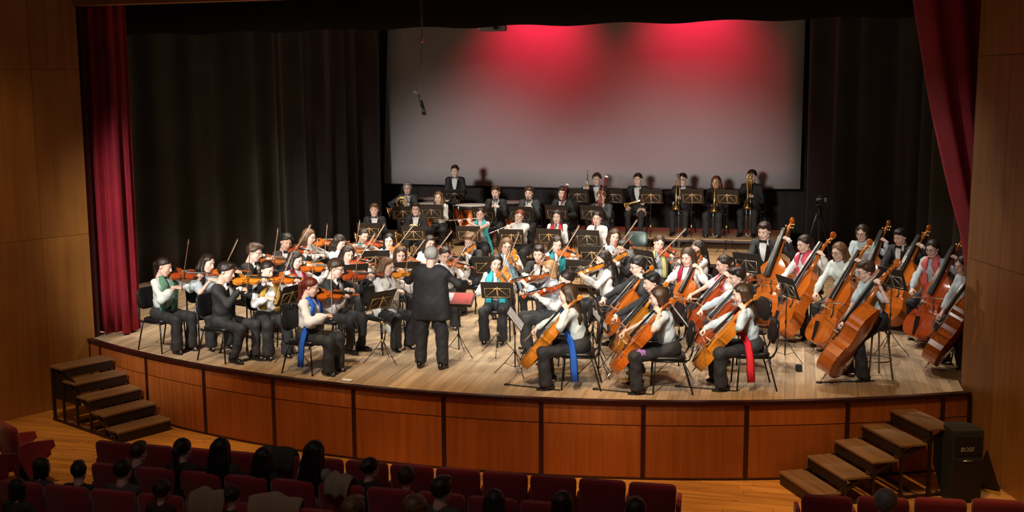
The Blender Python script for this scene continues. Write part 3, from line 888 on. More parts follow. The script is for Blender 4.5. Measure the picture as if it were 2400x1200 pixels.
        jk += [('c', neck+up*-.06+Vector((0, .045, 0)), neck+up*.0+Vector((0, .05, 0)), .06, .05)]
        if pose == 'stand': jk += [('e', pel+Vector((0, 0, -.05)), (.215*bulk, .155*bulk, .27), None)]
        if top == 'tails':
            for sx in (-1, 1): jk += [('c', Vector((sx*.135, .0, 1.34)), Vector((sx*.165, .0, .74)), .105, .125), ('c', Vector((sx*.06, -.02, 1.30)), Vector((sx*.07, -.03, .74)), .14, .15), ('c', Vector((sx*.12, .01, 1.40)), Vector((sx*.215, .005, 1.36)), .085, .072)]
        f = Field(jk, vox*.95, .035); f.wrinkle(.006 if top != 'tails' else .003, 1.5, seed); X, Y, Z = f.xyz()
        if top == 'tails': f.cut(.70-Z+0*X+0*Y)
        # V opening over the shirt front
        c0 = neck+up*.03; zt = (Z-c0.z); half = np.clip(.085+zt*.22, .0, .085); hdep = .38
        if top != 'tails':
            vcut = np.maximum(np.maximum(np.abs(X-c0.x)-half, Y-(c0.y-.02)), -(zt+hdep)+0*X)
            f.D = np.maximum(f.D, -vcut.astype(np.float32))
        V, Q = f.surf(); jo = obj('jacket', mesh_np('jacket', V, [(Q, 0)], [tmat]), root)
        if top != 'tails':
            # lapels and bow tie
            fy = -.142
            m = MB()
            for sx in (-1, 1):
                pts = [(.078, .0), (.112, -.05), (.104, -.09), (.118, -.105), (.040, -.33), (.014, -.34)]
                cc = pel+up*.33
                V3 = []
                for (px, dz) in pts:
                    z = c0.z-.045+dz; uu = (z-pel.z)/up.z; yy = -math.sin(lean)*uu
                    dx = px/(cw+.04); V3.append(Vector((sx*px, yy-.145*math.sqrt(max(.05, 1-dx*dx))-.004, z)))
                m._add(V3+[v+Vector((0, -.006, 0)) for v in V3], [tuple(range(6)), tuple(range(11, 5, -1))]+[(i, (i+1) % 6, 6+(i+1) % 6, 6+i) for i in range(6)])
            obj('lapel', m.mesh('lapel', M_BOWTIE if top == 'suit' else tmat), jo)
            m = MB(); by = neck+up*.012+Vector((0, -.075, 0))
            for sx in (-1, 1):
                m._add([by+Vector((sx*.006, -.006, -.009)), by+Vector((sx*.055, -.002, -.024)), by+Vector((sx*.055, -.002, .024)), by+Vector((sx*.006, -.006, .009)),
                        by+Vector((sx*.006, -.018, -.009)), by+Vector((sx*.055, -.012, -.024)), by+Vector((sx*.055, -.012, .024)), by+Vector((sx*.006, -.018, .009))],
                       [(0, 1, 2, 3), (7, 6, 5, 4), (0, 1, 5, 4), (1, 2, 6, 5), (2, 3, 7, 6), (3, 0, 4, 7)])
            m.box(by+Vector((0, -.014, 0)), (.018, .016, .02))
            obj('bow_tie', m.mesh('bow_tie', M_BOWTIE), root)
    else:
        gr = .018 if top != 'dark' else .02
        pr = [(p[0], p[1], tuple(np.array(p[2])+gr), p[3]) if p[0] == 'e' else (p[0], p[1], p[2], p[3]+gr*.8, p[4]+gr*.8) for p in (torso if hem or pose == 'stand' else torso[1:])]
        pr += [('c', neck+up*-.06, neck+up*-.01, .085, .066)]
        for sd, S in (('L', shL), ('R', shR)):
            e, w = el[sd]
            if sleeve == 'long': pr += [('c', S, e, .053, .046), ('c', e, e.lerp(w, .55), .047, .046), ('c', e.lerp(w, .55), e.lerp(w, .93), .046, .034)]
            elif sleeve == 'bell': pr += [('c', S, e, .053, .050), ('c', e, e.lerp(w, .5), .052, .074)]
            elif sleeve == 'puff': pr += [('c', S, e, .056, .060), ('c', e, e.lerp(w, .6), .062, .068), ('c', e.lerp(w, .6), e.lerp(w, .95), .068, .034)]
            elif sleeve == 'short': pr += [('c', S, S.lerp(e, .75), .056, .060)]
        if hem: pr += [('e', pel+Vector((0, -.04, -.02)), (.19, .19, .13), None), ('c', pel+Vector((0, -.10, .0)), pel+Vector((0, -.22, -.28)), .12, .10)]
        f = Field(pr, vox*.95, .035)
        f.wrinkle(.0072, 1.6, seed)
        X, Y, Z = f.xyz()
        if not hem: f.cut((pz+.02)-Z+0*X+0*Y if pose != 'stand' else (pz-.1)-Z+0*X+0*Y)
        V, Q = f.surf(); nm = 'blouse' if fem else 'shirt'; obj(nm, mesh_np(nm, V, [(Q, 0)], [tmat]), root)
    # hair
    obj('hair', hair_mesh(hair[0], hair[1], [list(r_) for r_ in Hm], list(hc), list(neck), seed), root)
    if glasses:
        m = MB()
        for sx in (-1, 1):
            cpt = Vector((sx*.031, -.104, .006)); m.tube([hc+Hm*HS @ (cpt+Vector((.024*math.cos(a*.5236), 0, .020*math.sin(a*.5236)))) for a in range(12)], .0021, 4, closed=True)
            m.tube([hc+Hm*HS @ Vector((sx*.055, -.103, .010)), hc+Hm*HS @ Vector((sx*.078, -.03, .012)), hc+Hm*HS @ Vector((sx*.079, .02, .006))], .0021, 4)
        m.tube([hc+Hm*HS @ Vector((-.008, -.107, .008)), hc+Hm*HS @ Vector((.008, -.107, .008))], .0021, 4)
        obj('glasses', m.mesh('glasses', M_GLASS), root)
    if scarf:
        col, style, side = scarf
        m = MB(); n0 = neck
        fr = lambda dz, px, ex=0.: Vector((px, n0.y-(.012+.115*(1-abs(px)*1.5))-ex+math.tan(lean)*(-dz)*-1*0, 0))
        def chestpt(px, dz, ex=.0):
            z = n0.z+dz; u = (z-pel.z)/up.z; yy = -math.sin(lean)*u
            d = max(.08, .138*math.sqrt(max(.05, 1-(px/.2)**2)))
            return Vector((px, yy-d-ex, z))
        yk = chestpt(.085, -.05)
        backn = n0+Vector((0, .085, .0))
        left = [chestpt(.085, -.06, .012), n0+Vector((.088, -.055, .012)), n0+Vector((.092, .02, .025))]
        right = [Vector((-p.x, p.y, p.z)) for p in left][::-1]
        mid = [n0+Vector((.06, .075, .015)), backn, n0+Vector((-.06, .075, .015))]
        core = left+mid+right
        nr = [(0.2, -1, .2), (.7, -.4, .6), (.8, .3, .6), (.5, .8, .4), (0, 1, .3), (-.5, .8, .4), (-.8, .3, .6), (-.7, -.4, .6), (-.2, -1, .2)]
        hang = lambda sx, lo: [chestpt(sx*.105, d_, .02) for d_ in np.linspace(-.15, lo, 4)]
        if style == 'front':
            tl, tr = hang(1, -.40), hang(-1, -.36)
        elif style == 'shawl':
            tl, tr = hang(1, -.46), hang(-1, -.46)
        else:   # one end hanging down beside the seat
            sx = side
            a = [chestpt(sx*.11, -.15, .02), chestpt(sx*.14, -.27, .025), Vector((sx*.205, -.09, pz+.06)), Vector((sx*.245, -.06, pz-.10)), Vector((sx*.255, -.05, pz-.26)), Vector((sx*.26, -.04, pz-.40))]
            tl = a if sx > 0 else hang(1, -.2); tr = a if sx < 0 else hang(-1, -.2)
        nl = [(.1, -1, 0)]*len(tl); nrr = [(-.1, -1, 0)]*len(tr)
        if style == 'side':
            nn = [(side*.2, -1, 0), (side*.5, -.9, 0), (side, -.3, 0), (side, -.1, 0), (side, 0, 0), (side, 0, 0)]
            if side > 0: nl = nn
            else: nrr = nn
        path = tl[::-1]+core+tr; nrm = nl[::-1]+nr+nrr
        wd = [.085]*len(path) if style != 'shawl' else [.12]*len(path)
        if style == 'side': wd = [.095]*len(path)
        m.ribbon(path, nrm, wd, .010); obj('scarf', m.mesh('scarf', scarfmat(col)), root)
    J.update(A=A, el=el, kn=kn, an=an, obj=root)
    return J

# ================================================================== INSTRUMENTS AND FURNITURE (kits)
def varnish(name, c, c2): return wood(name, c, c2, .20, 1, 22, coat=.9)
VARN = {'orange': varnish('varnish_orange', (.50, .105, .008), (.60, .15, .014)), 'amber': varnish('varnish_amber', (.56, .17, .010), (.66, .235, .02)),
        'red': varnish('varnish_red', (.34, .045, .008), (.42, .07, .012)), 'brown': varnish('varnish_brown', (.28, .065, .010), (.36, .095, .018))}
VOUT = [(0, .05), (.008, .10), (.03, .178), (.07, .238), (.13, .276), (.20, .292), (.27, .286), (.33, .264), (.37, .248), (.385, .256), (.395, .238), (.42, .186),
        (.47, .162), (.53, .157), (.58, .165), (.625, .188), (.645, .216), (.655, .222), (.69, .220), (.74, .233), (.80, .238), (.86, .226), (.92, .19), (.96, .142), (.985, .085), (1, .045)]
BOUT = [(0, .06), (.008, .12), (.03, .19), (.07, .25), (.13, .288), (.20, .303), (.27, .296), (.33, .270), (.37, .252), (.385, .260), (.395, .240), (.42, .196),
        (.47, .174), (.53, .170), (.58, .178), (.625, .202), (.645, .226), (.655, .232), (.69, .228), (.74, .232), (.79, .226), (.84, .20), (.89, .155), (.94, .105), (.98, .066), (1, .05)]
def viol_kit(name, L, rib, neckl, out, nstr, pin, scroll_s=1., chin=False):
    """bowed string instrument: y along the strings, z out of the front, origin at the bottom of the body"""
    k = Kit(name, name.replace('_', ' '))
    pts = [(t*L, w*L) for t, w in out]; ov = .008*L
    arch = .042*L; edge = .010*L; NX = 9
    def plate(z, sgn):
        rows = []
        for (y, w) in pts:
            w2 = w+ov; row = []
            for j in range(NX):
                u = -1+2*j/(NX-1); uu = math.copysign(abs(u)**.8, u)
                end = math.sin(math.pi*min(max(y/L, .0), 1.))**.35
                row.append(Vector((uu*w2, y, z+sgn*(arch*(1-abs(uu)**1.8)**1.2*end*(1 if w > .12*L else .6)))))
            rows.append(row)
        return rows
    body = MB()
    bk = plate(-rib, -1); body.grid([r[::-1] for r in bk])
    def wall(z0, z1, scale=1., dw=0., mb=None, flip=False):
        ring = [Vector((w+dw, y, 0)) for y, w in pts]+[Vector((-w-dw, y, 0)) for y, w in reversed(pts)]
        lo = [v+Vector((0, 0, z0)) for v in ring]; hi = [v+Vector((0, 0, z1)) for v in ring]
        (mb or body).grid([lo+[lo[0]], hi+[hi[0]]], smooth=False)
    wall(-rib, 0.); wall(-rib-edge*.5, -rib+edge*.5, dw=ov)
    ib = k.add('body', body.mesh('body', VARN['orange']))
    topm = MB(); topm.grid(plate(edge, 1)); wall(0, edge, dw=ov, mb=topm)
    topm.grid([[Vector((-w-ov, y, 0)), Vector((w+ov, y, 0))][::-1] for y, w in pts])
    it = k.add('top_plate', topm.mesh('top_plate', VARN['orange']))
    # f holes: sound holes inlaid in the top
    for sx in (-1, 1):
        m = MB(); pth = []
        for i in range(9):
            t = i/8; yy = L*(.40+.20*t); xx = sx*L*(.085+.055*(1-t)+.018*math.sin(t*6.28))
            pth.append(Vector((xx, yy, edge+arch*.80)))
        m.tube(pth, [L*.014, L*.010, L*.0085, L*.0095, L*.0105, L*.0095, L*.0085, L*.010, L*.012], 6)
        k.add('f_hole', m.mesh('f_hole', M_EBONY), it)
    top = L+neckl; fz = edge+arch*1.15
    # neck, scroll
    m = MB(); m.tube([(0, L-.02*L, -.02*L), (0, L+.06*L, .0), (0, top, .012*L)], [.040*L, .034*L, .028*L], 10, sx=1.0); k.add('neck', m.mesh('neck', VARN['orange']))
    s = scroll_s*L; m = MB()
    m.tube([(0, top-.01*s, .005*s), (0, top+.10*s, -.012*s), (0, top+.19*s, -.045*s)], [.036*s, .032*s, .027*s], 8)
    sp = []; rs = []
    for i in range(22):
        a = i/21*4.4*math.pi*.8; rr = .062*s*(1-.035*i); sp.append(Vector((0, top+.235*s+rr*math.sin(a-1.9), -.055*s-rr*math.cos(a-1.9)+.03*s))); rs.append(.024*s*(1-.02*i))
    m.tube(sp, rs, 8)
    m.tube([(-.035*s, top+.235*s, -.025*s), (.035*s, top+.235*s, -.025*s)], .030*s, 10)
    isc = k.add('scroll', m.mesh('scroll', VARN['orange']))
    for i in range(4):
        sx = 1 if i % 2 else -1; y = top+(.04+.035*i)*s; m = MB()
        m.tube([(-sx*.035*s, y, -.012*s), (sx*.075*s, y, -.012*s)], .009*s, 6); m.lathe([(0, -.008*s), (.020*s, -.004*s), (.020*s, .004*s), (0, .008*s)], 8, Matrix.Translation((sx*.088*s, y, -.012*s)))
        k.add('peg', m.mesh('peg', M_BRASS if name == 'double_bass' else M_EBONY), isc)
    # fingerboard, tailpiece, bridge, strings
    fb0 = L*.64; m = MB(); rows = []
    for i in range(6):
        t = i/5; y = fb0+(top-fb0)*t; w = L*(.058-.022*t); z = fz+.045*L*(1-t)+.02*L*t
        rows.append([Vector((-w, y, z-.02*L)), Vector((-w, y, z)), Vector((-w*.5, y, z+.012*L)), Vector((0, y, z+.016*L)), Vector((w*.5, y, z+.012*L)), Vector((w, y, z)), Vector((w, y, z-.02*L))])
    m.grid(rows, closed=True); k.add('fingerboard', m.mesh('fingerboard', M_EBONY))
    bz = fz+.085*L; by = L*.50
    m = MB()
    for i in range(5):
        t0, t1 = i/5, (i+1)/5
    m.prism([(-.055*L, 0), (-.035*L, .0), (-.02*L, .035*L), (.02*L, .035*L), (.035*L, 0), (.055*L, 0), (.052*L, .075*L), (.03*L, .098*L), (0, .105*L), (-.03*L, .098*L), (-.052*L, .075*L)], .012*L,
            frame((0, by+.006*L, edge+arch*.85), (1, 0, 0), (0, 0, 1), (0, -1, 0)))
    k.add('bridge', m.mesh('bridge', M_MAPLE))
    m = MB(); t0 = .02*L; t1 = .28*L
    m._add([(-.016*L, t0, edge+arch*.4), (.016*L, t0, edge+arch*.4), (.042*L, t1, fz+.035*L), (-.042*L, t1, fz+.035*L), (-.016*L, t0, edge+arch*.7), (.016*L, t0, edge+arch*.7), (.042*L, t1, fz+.05*L), (-.042*L, t1, fz+.05*L)],
           [(3, 2, 1, 0), (4, 5, 6, 7), (0, 1, 5, 4), (1, 2, 6, 5), (2, 3, 7, 6), (3, 0, 4, 7)])
    k.add('tailpiece', m.mesh('tailpiece', M_EBONY))
    for i in range(nstr):
        x = (-1.5+i)*.022*L; x1 = (-1.5+i)*.014*L; m = MB()
        m.tube([(x*.8, t1, fz+.048*L), (x, by, edge+arch*.85+.104*L), (x1, top, fz+.045*L)], max(.0016*L, .0007), 4); k.add('string', m.mesh('string', M_STRING))
    if chin:
        m = MB(); m.lathe([(0, .0), (.11*L, .0), (.125*L, .03*L), (.10*L, .035*L), (0, .02*L)], 14, Matrix.Translation((-.12*L, .10*L, edge+arch*.7))); k.add('chin_rest', m.mesh('chin_rest', M_EBONY))
    if pin:
        m = MB(); m.tube([(0, .01*L, -rib*.5), (0, -pin, -rib*.5)], [.008*L+.003, .004*L+.002], 8); k.add('endpin', m.mesh('endpin', M_SILVER))
    return k
VIOLIN = viol_kit('violin', .356, .030, .135, VOUT, 4, 0, chin=True)
VIOLA = viol_kit('viola', .41, .038, .15, VOUT, 4, 0, chin=True)
CELLO = viol_kit('cello', .755, .115, .28, VOUT, 4, .36, .72)
BASS = viol_kit('double_bass', 1.10, .19, .46, BOUT, 4, .16, .75)

def bow_kit(name, L, th):
    k = Kit(name, 'bow'); m = MB()
    pth = [Vector((0, -.03+(L+.02)*i/8, .012-.014*math.sin(math.pi*i/8))) for i in range(9)]
    m.tube(pth, [th*1.15]*2+[th]*4+[th*.8]*3, 6); m.prism([(L-.022, .012), (L+.004, .012), (L+.006, .004), (L-.006, -.014), (L-.016, -.012)], .006, frame((-.003, 0, 0), (0, 1, 0), (0, 0, 1), (1, 0, 0)))
    k.add('stick', m.mesh('stick', M_BOWST))
    m = MB().box((0, (L-.01)/2+.01, -.010), (.011, L-.03, .003)); k.add('hair', m.mesh('bow_hair', M_BOWHAIR))
    m = MB().box((0, .02, -.004), (.012, .045, .022)); k.add('frog', m.mesh('frog', M_EBONY))
    return k
BOW = bow_kit('violin_bow', .735, .0050); CBOW = bow_kit('cello_bow', .70, .0058); BBOW = bow_kit('bass_bow', .68, .0066)

# ---- chairs
def rounded_pad(w, d, h, seg=5, r=.09):
    """outline of a rounded rectangle"""
    o = []
    for (cx, cy, a0) in ((w/2-r, d/2-r, 0), (-w/2+r, d/2-r, 90), (-w/2+r, -d/2+r, 180), (w/2-r, -d/2+r, 270)):
        for i in range(seg+1):
            a = R(a0+90*i/seg); o.append((cx+r*math.cos(a), cy+r*math.sin(a)))
    return o
def pad(w, d, h, mtx, r=.09):
    m = MB(); o = rounded_pad(w, d, h, 5, r); rows = []
    for (sc, z) in ((.0, -h*.5), (.9, -h*.5), (1, -h*.2), (1, h*.2), (.95, h*.42), (.75, h*.52), (.0, h*.55)):
        rows.append([mtx @ Vector((x*sc, y*sc, z)) for x, y in o])
    m.grid(rows, closed=True); return m
def chair_kit(vin):
    k = Kit('chair', 'chair')
    k.add('seat', pad(.45, .43, .055, Matrix.Translation((0, -.04, .44)), .10).mesh('seat', vin))
    bm = Matrix.Translation((0, .235, .715)) @ Matrix.Rotation(R(80), 4, 'X')
    k.add('backrest', pad(.43, .30, .045, bm, .10).mesh('backrest', vin))
    tr = .011
    fr = MB(); fr.tube([(-.215, -.20, .405), (.215, -.20, .405)], tr, 6); fr.tube([(-.215, .15, .405), (.215, .15, .405)], tr, 6)
    for sx in (-1, 1):
        fr.tube([(sx*.215, -.22, .41), (sx*.215, .18, .41)], tr, 6)
        fr.tube([(sx*.20, .12, .41), (sx*.215, .20, .43), (sx*.205, .235, .50), (sx*.19, .265, .70)], tr, 6)
    k.add('frame', fr.mesh('frame', M_BLKMET))
    for sx in (-1, 1):
        k.add('leg', MB().tube([(sx*.215, -.20, .41), (sx*.225, -.225, .0)], tr, 6).mesh('leg', M_BLKMET))
        k.add('leg', MB().tube([(sx*.215, .14, .41), (sx*.225, .255, .0)], tr, 6).mesh('leg', M_BLKMET))
    return k
CHAIR = chair_kit(M_CHAIRV); CHAIR_LIT = chair_kit(M_TEAL_LIT)
STOOL = Kit('stool', 'stool')
STOOL.add('seat', MB().lathe([(0, .63), (.165, .63), (.18, .645), (.18, .665), (.165, .685), (0, .69)], 20).mesh('seat', M_CHAIRV))
for i in range(4):
    a = R(45+90*i); STOOL.add('leg', MB().tube([(.11*math.cos(a), .11*math.sin(a), .63), (.15*math.cos(a), .15*math.sin(a), .57), (.235*math.cos(a), .235*math.sin(a), 0)], .0125, 7).mesh('leg', mat('steel_tube', (.20, .19, .17), .35, metal=.8)))
STOOL.add('foot_ring', MB().tube([(.205*math.cos(i*R(18)), .205*math.sin(i*R(18)), .24) for i in range(20)], .010, 6, closed=True).mesh('foot_ring', MATS['steel_tube']))

# ---- music stands: paper faces +y, the wire frame shows on the -y side
def stand_kit(wire, h, tilt, legm):
    k = Kit('music_stand', 'music stand')
    dm = Matrix.Translation((0, 0, h)) @ Matrix.Rotation(R(-tilt), 4, 'X')   # local: x across, z up the board, y towards the player
    W_, H_ = .50, .34
    k.add('desk', MB().box((0, 0, 0), (W_, .008, H_), bev=.002).mesh('desk', M_STAND), mtx=dm)
    fr = MB(); y = -.012; r = .0055
    x1, zb, zt = .19, -.14, .045
    for a, b in (((-x1, zb), (x1, zb)), ((-x1, zt), (x1, zt)), ((-x1, zb), (-x1*1.02, zt)), ((x1, zb), (x1*1.02, zt)), ((0, zt+.02), (-x1, zb)), ((0, zt+.02), (x1, zb))):
        fr.tube([(a[0], y, a[1]), (b[0], y, b[1])], r, 5)
    fr.box((0, y-.004, -.04), (.022, .012, .22))
    k.add('wire_frame', fr.mesh('wire_frame', wire), mtx=dm)
    k.add('ledge', MB().box((0, .022, -H_/2), (W_, .05, .010)).mesh('ledge', M_STAND), mtx=dm)
    k.add('pole', MB().tube([(0, -.01, h-.08), (0, -.01, .55)], .007, 7).tube([(0, -.01, .60), (0, -.01, .10)], .010, 7).mesh('pole', legm))
    k.add('collar', MB().tube([(0, -.01, .575), (0, -.01, .625)], .016, 8).tube([(0, -.01, .30), (0, -.01, .35)], .018, 8).mesh('collar', M_NICKEL_LIT if wire is M_NICKEL_LIT else M_BLKMET))
    for i in range(3):
        a = R(30+120*i); d = Vector((math.cos(a), math.sin(a), 0))
        k.add('leg', MB().tube([Vector((0, -.01, .33))+d*.015, Vector((0, -.01, .16))+d*.15, Vector((0, -.01, .008))+d*.30], .006, 6).tube([Vector((0, -.01, .10)), Vector((0, -.01, .16))+d*.15], .004, 5).mesh('leg', legm))
    return k
M_NICKEL = mat('nickel_rod', (.55, .48, .38), .35, metal=.8)

# ---- winds
def key_rings(m, pts, r, rr=.0035):
    for p in pts: m.tube([Vector(p)+Vector((r*math.cos(a*.785), r*math.sin(a*.785), 0)) for a in range(8)], rr, 4, closed=True)
def lathe_y(m, prof, mi=0): m.lathe(prof, 14, frame((0, 0, 0), (1, 0, 0), (0, 0, -1), (0, 1, 0)), mi)   # profile (r, y) turned about y
CLARINET = Kit('clarinet', 'clarinet')
m = MB(); lathe_y(m, [(0, 0), (.006, 0), (.009, .06), (.0135, .07), (.0145, .13), (.013, .14), (.0135, .54), (.018, .57), (.034, .64), (.039, .66), (.033, .655), (0, .60)]); CLARINET.add('tube', m.mesh('tube', M_EBONY))
m = MB()
for y in (.07, .135, .34, .56): lathe_y(m, [(.0135, y-.004), (.016, y-.004), (.016, y+.004), (.0135, y+.004)])
for i in range(9): m.box((.004*(-1)**i, .17+.042*i, .016), (.010, .028, .005))
m.tube([(.013, .16, .008), (.013, .54, .008)], .0022, 5); CLARINET.add('keywork', m.mesh('keywork', M_SILVER))
OBOE = Kit('oboe', 'oboe')
m = MB(); lathe_y(m, [(0, 0), (.003, 0), (.003, .06), (.008, .062), (.011, .09), (.012, .52), (.016, .55), (.024, .60), (.020, .63), (0, .62)]); OBOE.add('tube', m.mesh('tube', M_EBONY))
m = MB()
for i in range(11): m.box((.004*(-1)**i, .12+.038*i, .014), (.011, .026, .006))
m.tube([(.012, .12, .007), (.012, .52, .007)], .0022, 5); OBOE.add('keywork', m.mesh('keywork', M_SILVER))
FLUTE = Kit('flute', 'flute')
m = MB(); lathe_y(m, [(0, 0), (.0095, 0), (.0105, .01), (.0095, .02), (.0095, .66), (.0105, .665), (0, .665)]); m.lathe([(0, .0), (.011, 0), (.011, .006), (0, .006)], 10, Matrix.Translation((0, .06, .006))); FLUTE.add('tube', m.mesh('tube', M_SILVER))
m = MB()
for i in range(14): m.lathe([(0, 0), (.0075, 0), (.0075, .004), (0, .005)], 8, Matrix.Translation((0, .22+.030*i, .009)))
m.tube([(.012, .2, .004), (.012, .64, .004)], .0022, 5); FLUTE.add('keywork', m.mesh('keywork', M_SILVER))
BASSOON = Kit('bassoon', 'bassoon')
M_BSN = mat('bassoon_maple', (.20, .014, .010), .25)
m = MB(); lathe_y(m, [(0, 0), (.028, 0), (.030, .02), (.030, .42), (.022, .43), (.020, .85), (.018, 1.12), (.024, 1.20), (.026, 1.25), (0, 1.24)]); m.tube([(.034, .04, 0), (.034, .80, 0)], [.020, .014], 10); BASSOON.add('joints', m.mesh('joints', M_BSN))
m = MB(); lathe_y(m, [(.018, 1.235), (.036, 1.238), (.040, 1.256), (.036, 1.268), (.018, 1.268), (.016, 1.22)]); BASSOON.add('bell_ring', m.mesh('bell_ring', mat('ivory', (.8, .78, .72), .4)))
m = MB()
for i in range(16): m.lathe([(0, 0), (.009, 0), (.009, .006), (0, .007)], 8, Matrix.Translation((.012*(-1)**i, .10+.06*i, .026)))
m.tube([(.02, .1, .026), (.02, .95, .022)], .003, 5); m.tube([(.034, .80, 0), (.036, .88, .0), (.02, .93, .06), (-.02, .90, .15), (-.03, .86, .20)], [.004, .004, .0035, .003, .0025], 6); BASSOON.add('keywork', m.mesh('keywork', M_SILVER))
def bell(m, o, d, L, r0, r1, mi=0):
    z = nz(d); x = z.orthogonal().normalized(); y = z.cross(x)
    pr = []
    for i in range(11):
        t = i/10; pr.append((r0+(r1-r0)*(t**3.2)*.92+(r1-r0)*.08*t, L*t))
    inner = [(max(a-.004, .002), b) for a, b in reversed(pr)]
    m.lathe(pr+inner, 18, frame(o, x, y, z), mi)
HORN = Kit('french_horn', 'horn')   # y up, z towards the audience, origin at the coil's centre
m = MB()
for rr, z, o in ((.135, 0, 0), (.118, .018, .01), (.10, -.015, -.01)): m.tube([(rr*math.cos(i*R(15))+o, rr*math.sin(i*R(15)), z) for i in range(24)], .0075, 7, closed=True)
for i in range(5): m.tube([(-.07+.03*i, -.06+.02*i, .012), (-.03+.03*i, .05+.01*i, .02), (.03+.02*i, .03-.02*i, .018)], .006, 6)
HORN.add('tubing', m.mesh('tubing', M_BRASS))
m = MB(); bell(m, (-.05, -.11, 0), (-1, -.35, .25), .30, .014, .150); HORN.add('bell', m.mesh('bell', M_BRASS))
m = MB()
for i in range(3): m.lathe([(0, -.03), (.016, -.03), (.016, .03), (0, .03)], 10, frame((.03+.035*i, .0, .02), (1, 0, 0), (0, 0, 1), (0, -1, 0)))
HORN.add('valves', m.mesh('valves', M_SILVER))
m = MB(); m.tube([(.09, .08, .0), (.10, .16, -.06), (.09, .22, -.16), (.088, .235, -.19)], [.006, .005, .004, .009], 7); HORN.add('mouthpipe', m.mesh('mouthpipe', M_SILVER))
TRUMPET = Kit('trumpet', 'trumpet')   # y from mouthpiece to bell
m = MB(); m.tube([(0, 0, 0), (0, .34, 0), (0, .39, -.02), (0, .40, -.05), (0, .36, -.075), (0, .08, -.075), (0, .04, -.06), (0, .04, -.02), (0, .08, 0.0)], .0062, 7)
m.tube([(.02, .10, .0), (.02, .30, .0)], .006, 7); TRUMPET.add('tubing', m.mesh('tubing', M_BRASS))
m = MB(); bell(m, (.02, .26, 0), (0, 1, 0), .24, .008, .062); TRUMPET.add('bell', m.mesh('bell', M_BRASS))
m = MB()
for i in range(3): m.tube([(.01, .17+.03*i, -.10), (.01, .17+.03*i, .045)], .012, 8)
TRUMPET.add('valves', m.mesh('valves', M_SILVER))
m = MB(); lathe_y(m, [(.004, .02), (.006, -.02), (.012, -.045), (.013, -.05), (0, -.04)]); TRUMPET.add('mouthpiece', m.mesh('mouthpiece', M_SILVER))
TROMB = Kit('trombone', 'trombone')   # y upwards; held upright, slide down to the floor, bell hanging down
m = MB(); m.tube([(-.04, .0, 0), (-.04, .70, 0)], .0075, 7).tube([(.04, .0, 0), (.04, .70, 0)], .0075, 7)
m.tube([(-.04, .0, 0), (-.035, -.045, 0), (0, -.065, 0), (.035, -.045, 0), (.04, 0, 0)], .0085, 7); m.tube([(-.04, .66, 0), (.04, .66, 0)], .006, 6).tube([(-.04, .50, 0), (.04, .50, 0)], .006, 6); TROMB.add('slide', m.mesh('slide', M_SILVER))
m = MB(); m.tube([(.04, .68, 0), (.04, 1.15, 0), (.035, 1.21, .02), (.02, 1.24, .05), (.005, 1.21, .085), (0, 1.15, .10), (0, .90, .10)], [.008, .008, .009, .009, .009, .0095, .010], 8); m.tube([(.04, .98, .0), (0, .98, .10)], .005, 6)
m.tube([(-.04, .68, 0), (-.04, .80, 0)], .006, 6); TROMB.add('tuning_slide', m.mesh('tuning_slide', M_BRASS))
m = MB(); bell(m, (0, .92, .10), (0, -1, 0), .42, .010, .105); TROMB.add('bell', m.mesh('bell', M_BRASS))
BTROMB = Kit('bass_trombone', 'trombone'); BTROMB.parts = list(TROMB.parts)
m = MB()
for o in (.0, .03, .06): m.tube([(.04-o, .80, .03), (.06-o, 1.02, .035), (.03-o, 1.12, .05), (-.01-o*.5, 1.0, .04), (-.01-o*.4, .80, .035)], .007, 7)
BTROMB.add('valve_tubing', m.mesh('valve_tubing', M_BRASS))

# ================================================================== PLAYING POSES
def arms_violin(yaw=.65, tilt=.55, phi=.28, t=.2, drop=0.05, big=1.):
    def f(J):
        nk = J['neck']; P0 = nk+Vector((.060, -.078, .075)); a = nz((math.sin(yaw), -math.cos(yaw), -drop))
        n = Vector((-math.sin(tilt)*.95, -math.sin(tilt)*.35, math.cos(tilt))); n = (n-a*n.dot(a)).normalized(); lat = n.cross(a)
        b = nz(lat*math.cos(phi)+n*math.sin(phi)); Cc = P0+a*.205*big+n*.052; F = Cc-b*t
        N = P0+a*.425*big
        J['vf'] = frame(P0, a.cross(n), a, n); nb = n-b*n.dot(b)
        J['bf'] = frame(F+nz(nb)*.012, nz(b.cross(nb.normalized())), b, nb.normalized())
        fdL = nz(n*.85-lat*.15+a*.25); wl = N-n*.088+lat*.020-a*.02
        fdR = nz(a*.62+lat*.35+Vector((0, 0, -.25))); bkR = nz(n+Vector((-.1, 0, .4))-b*.2)
        return dict(L=(wl, fdL, lat, 'string', (.35, .1, -1)), R=(F-fdR*.085+bkR*.022, fdR, bkR, 'grip', (-.62, .05, -1)))
    return f
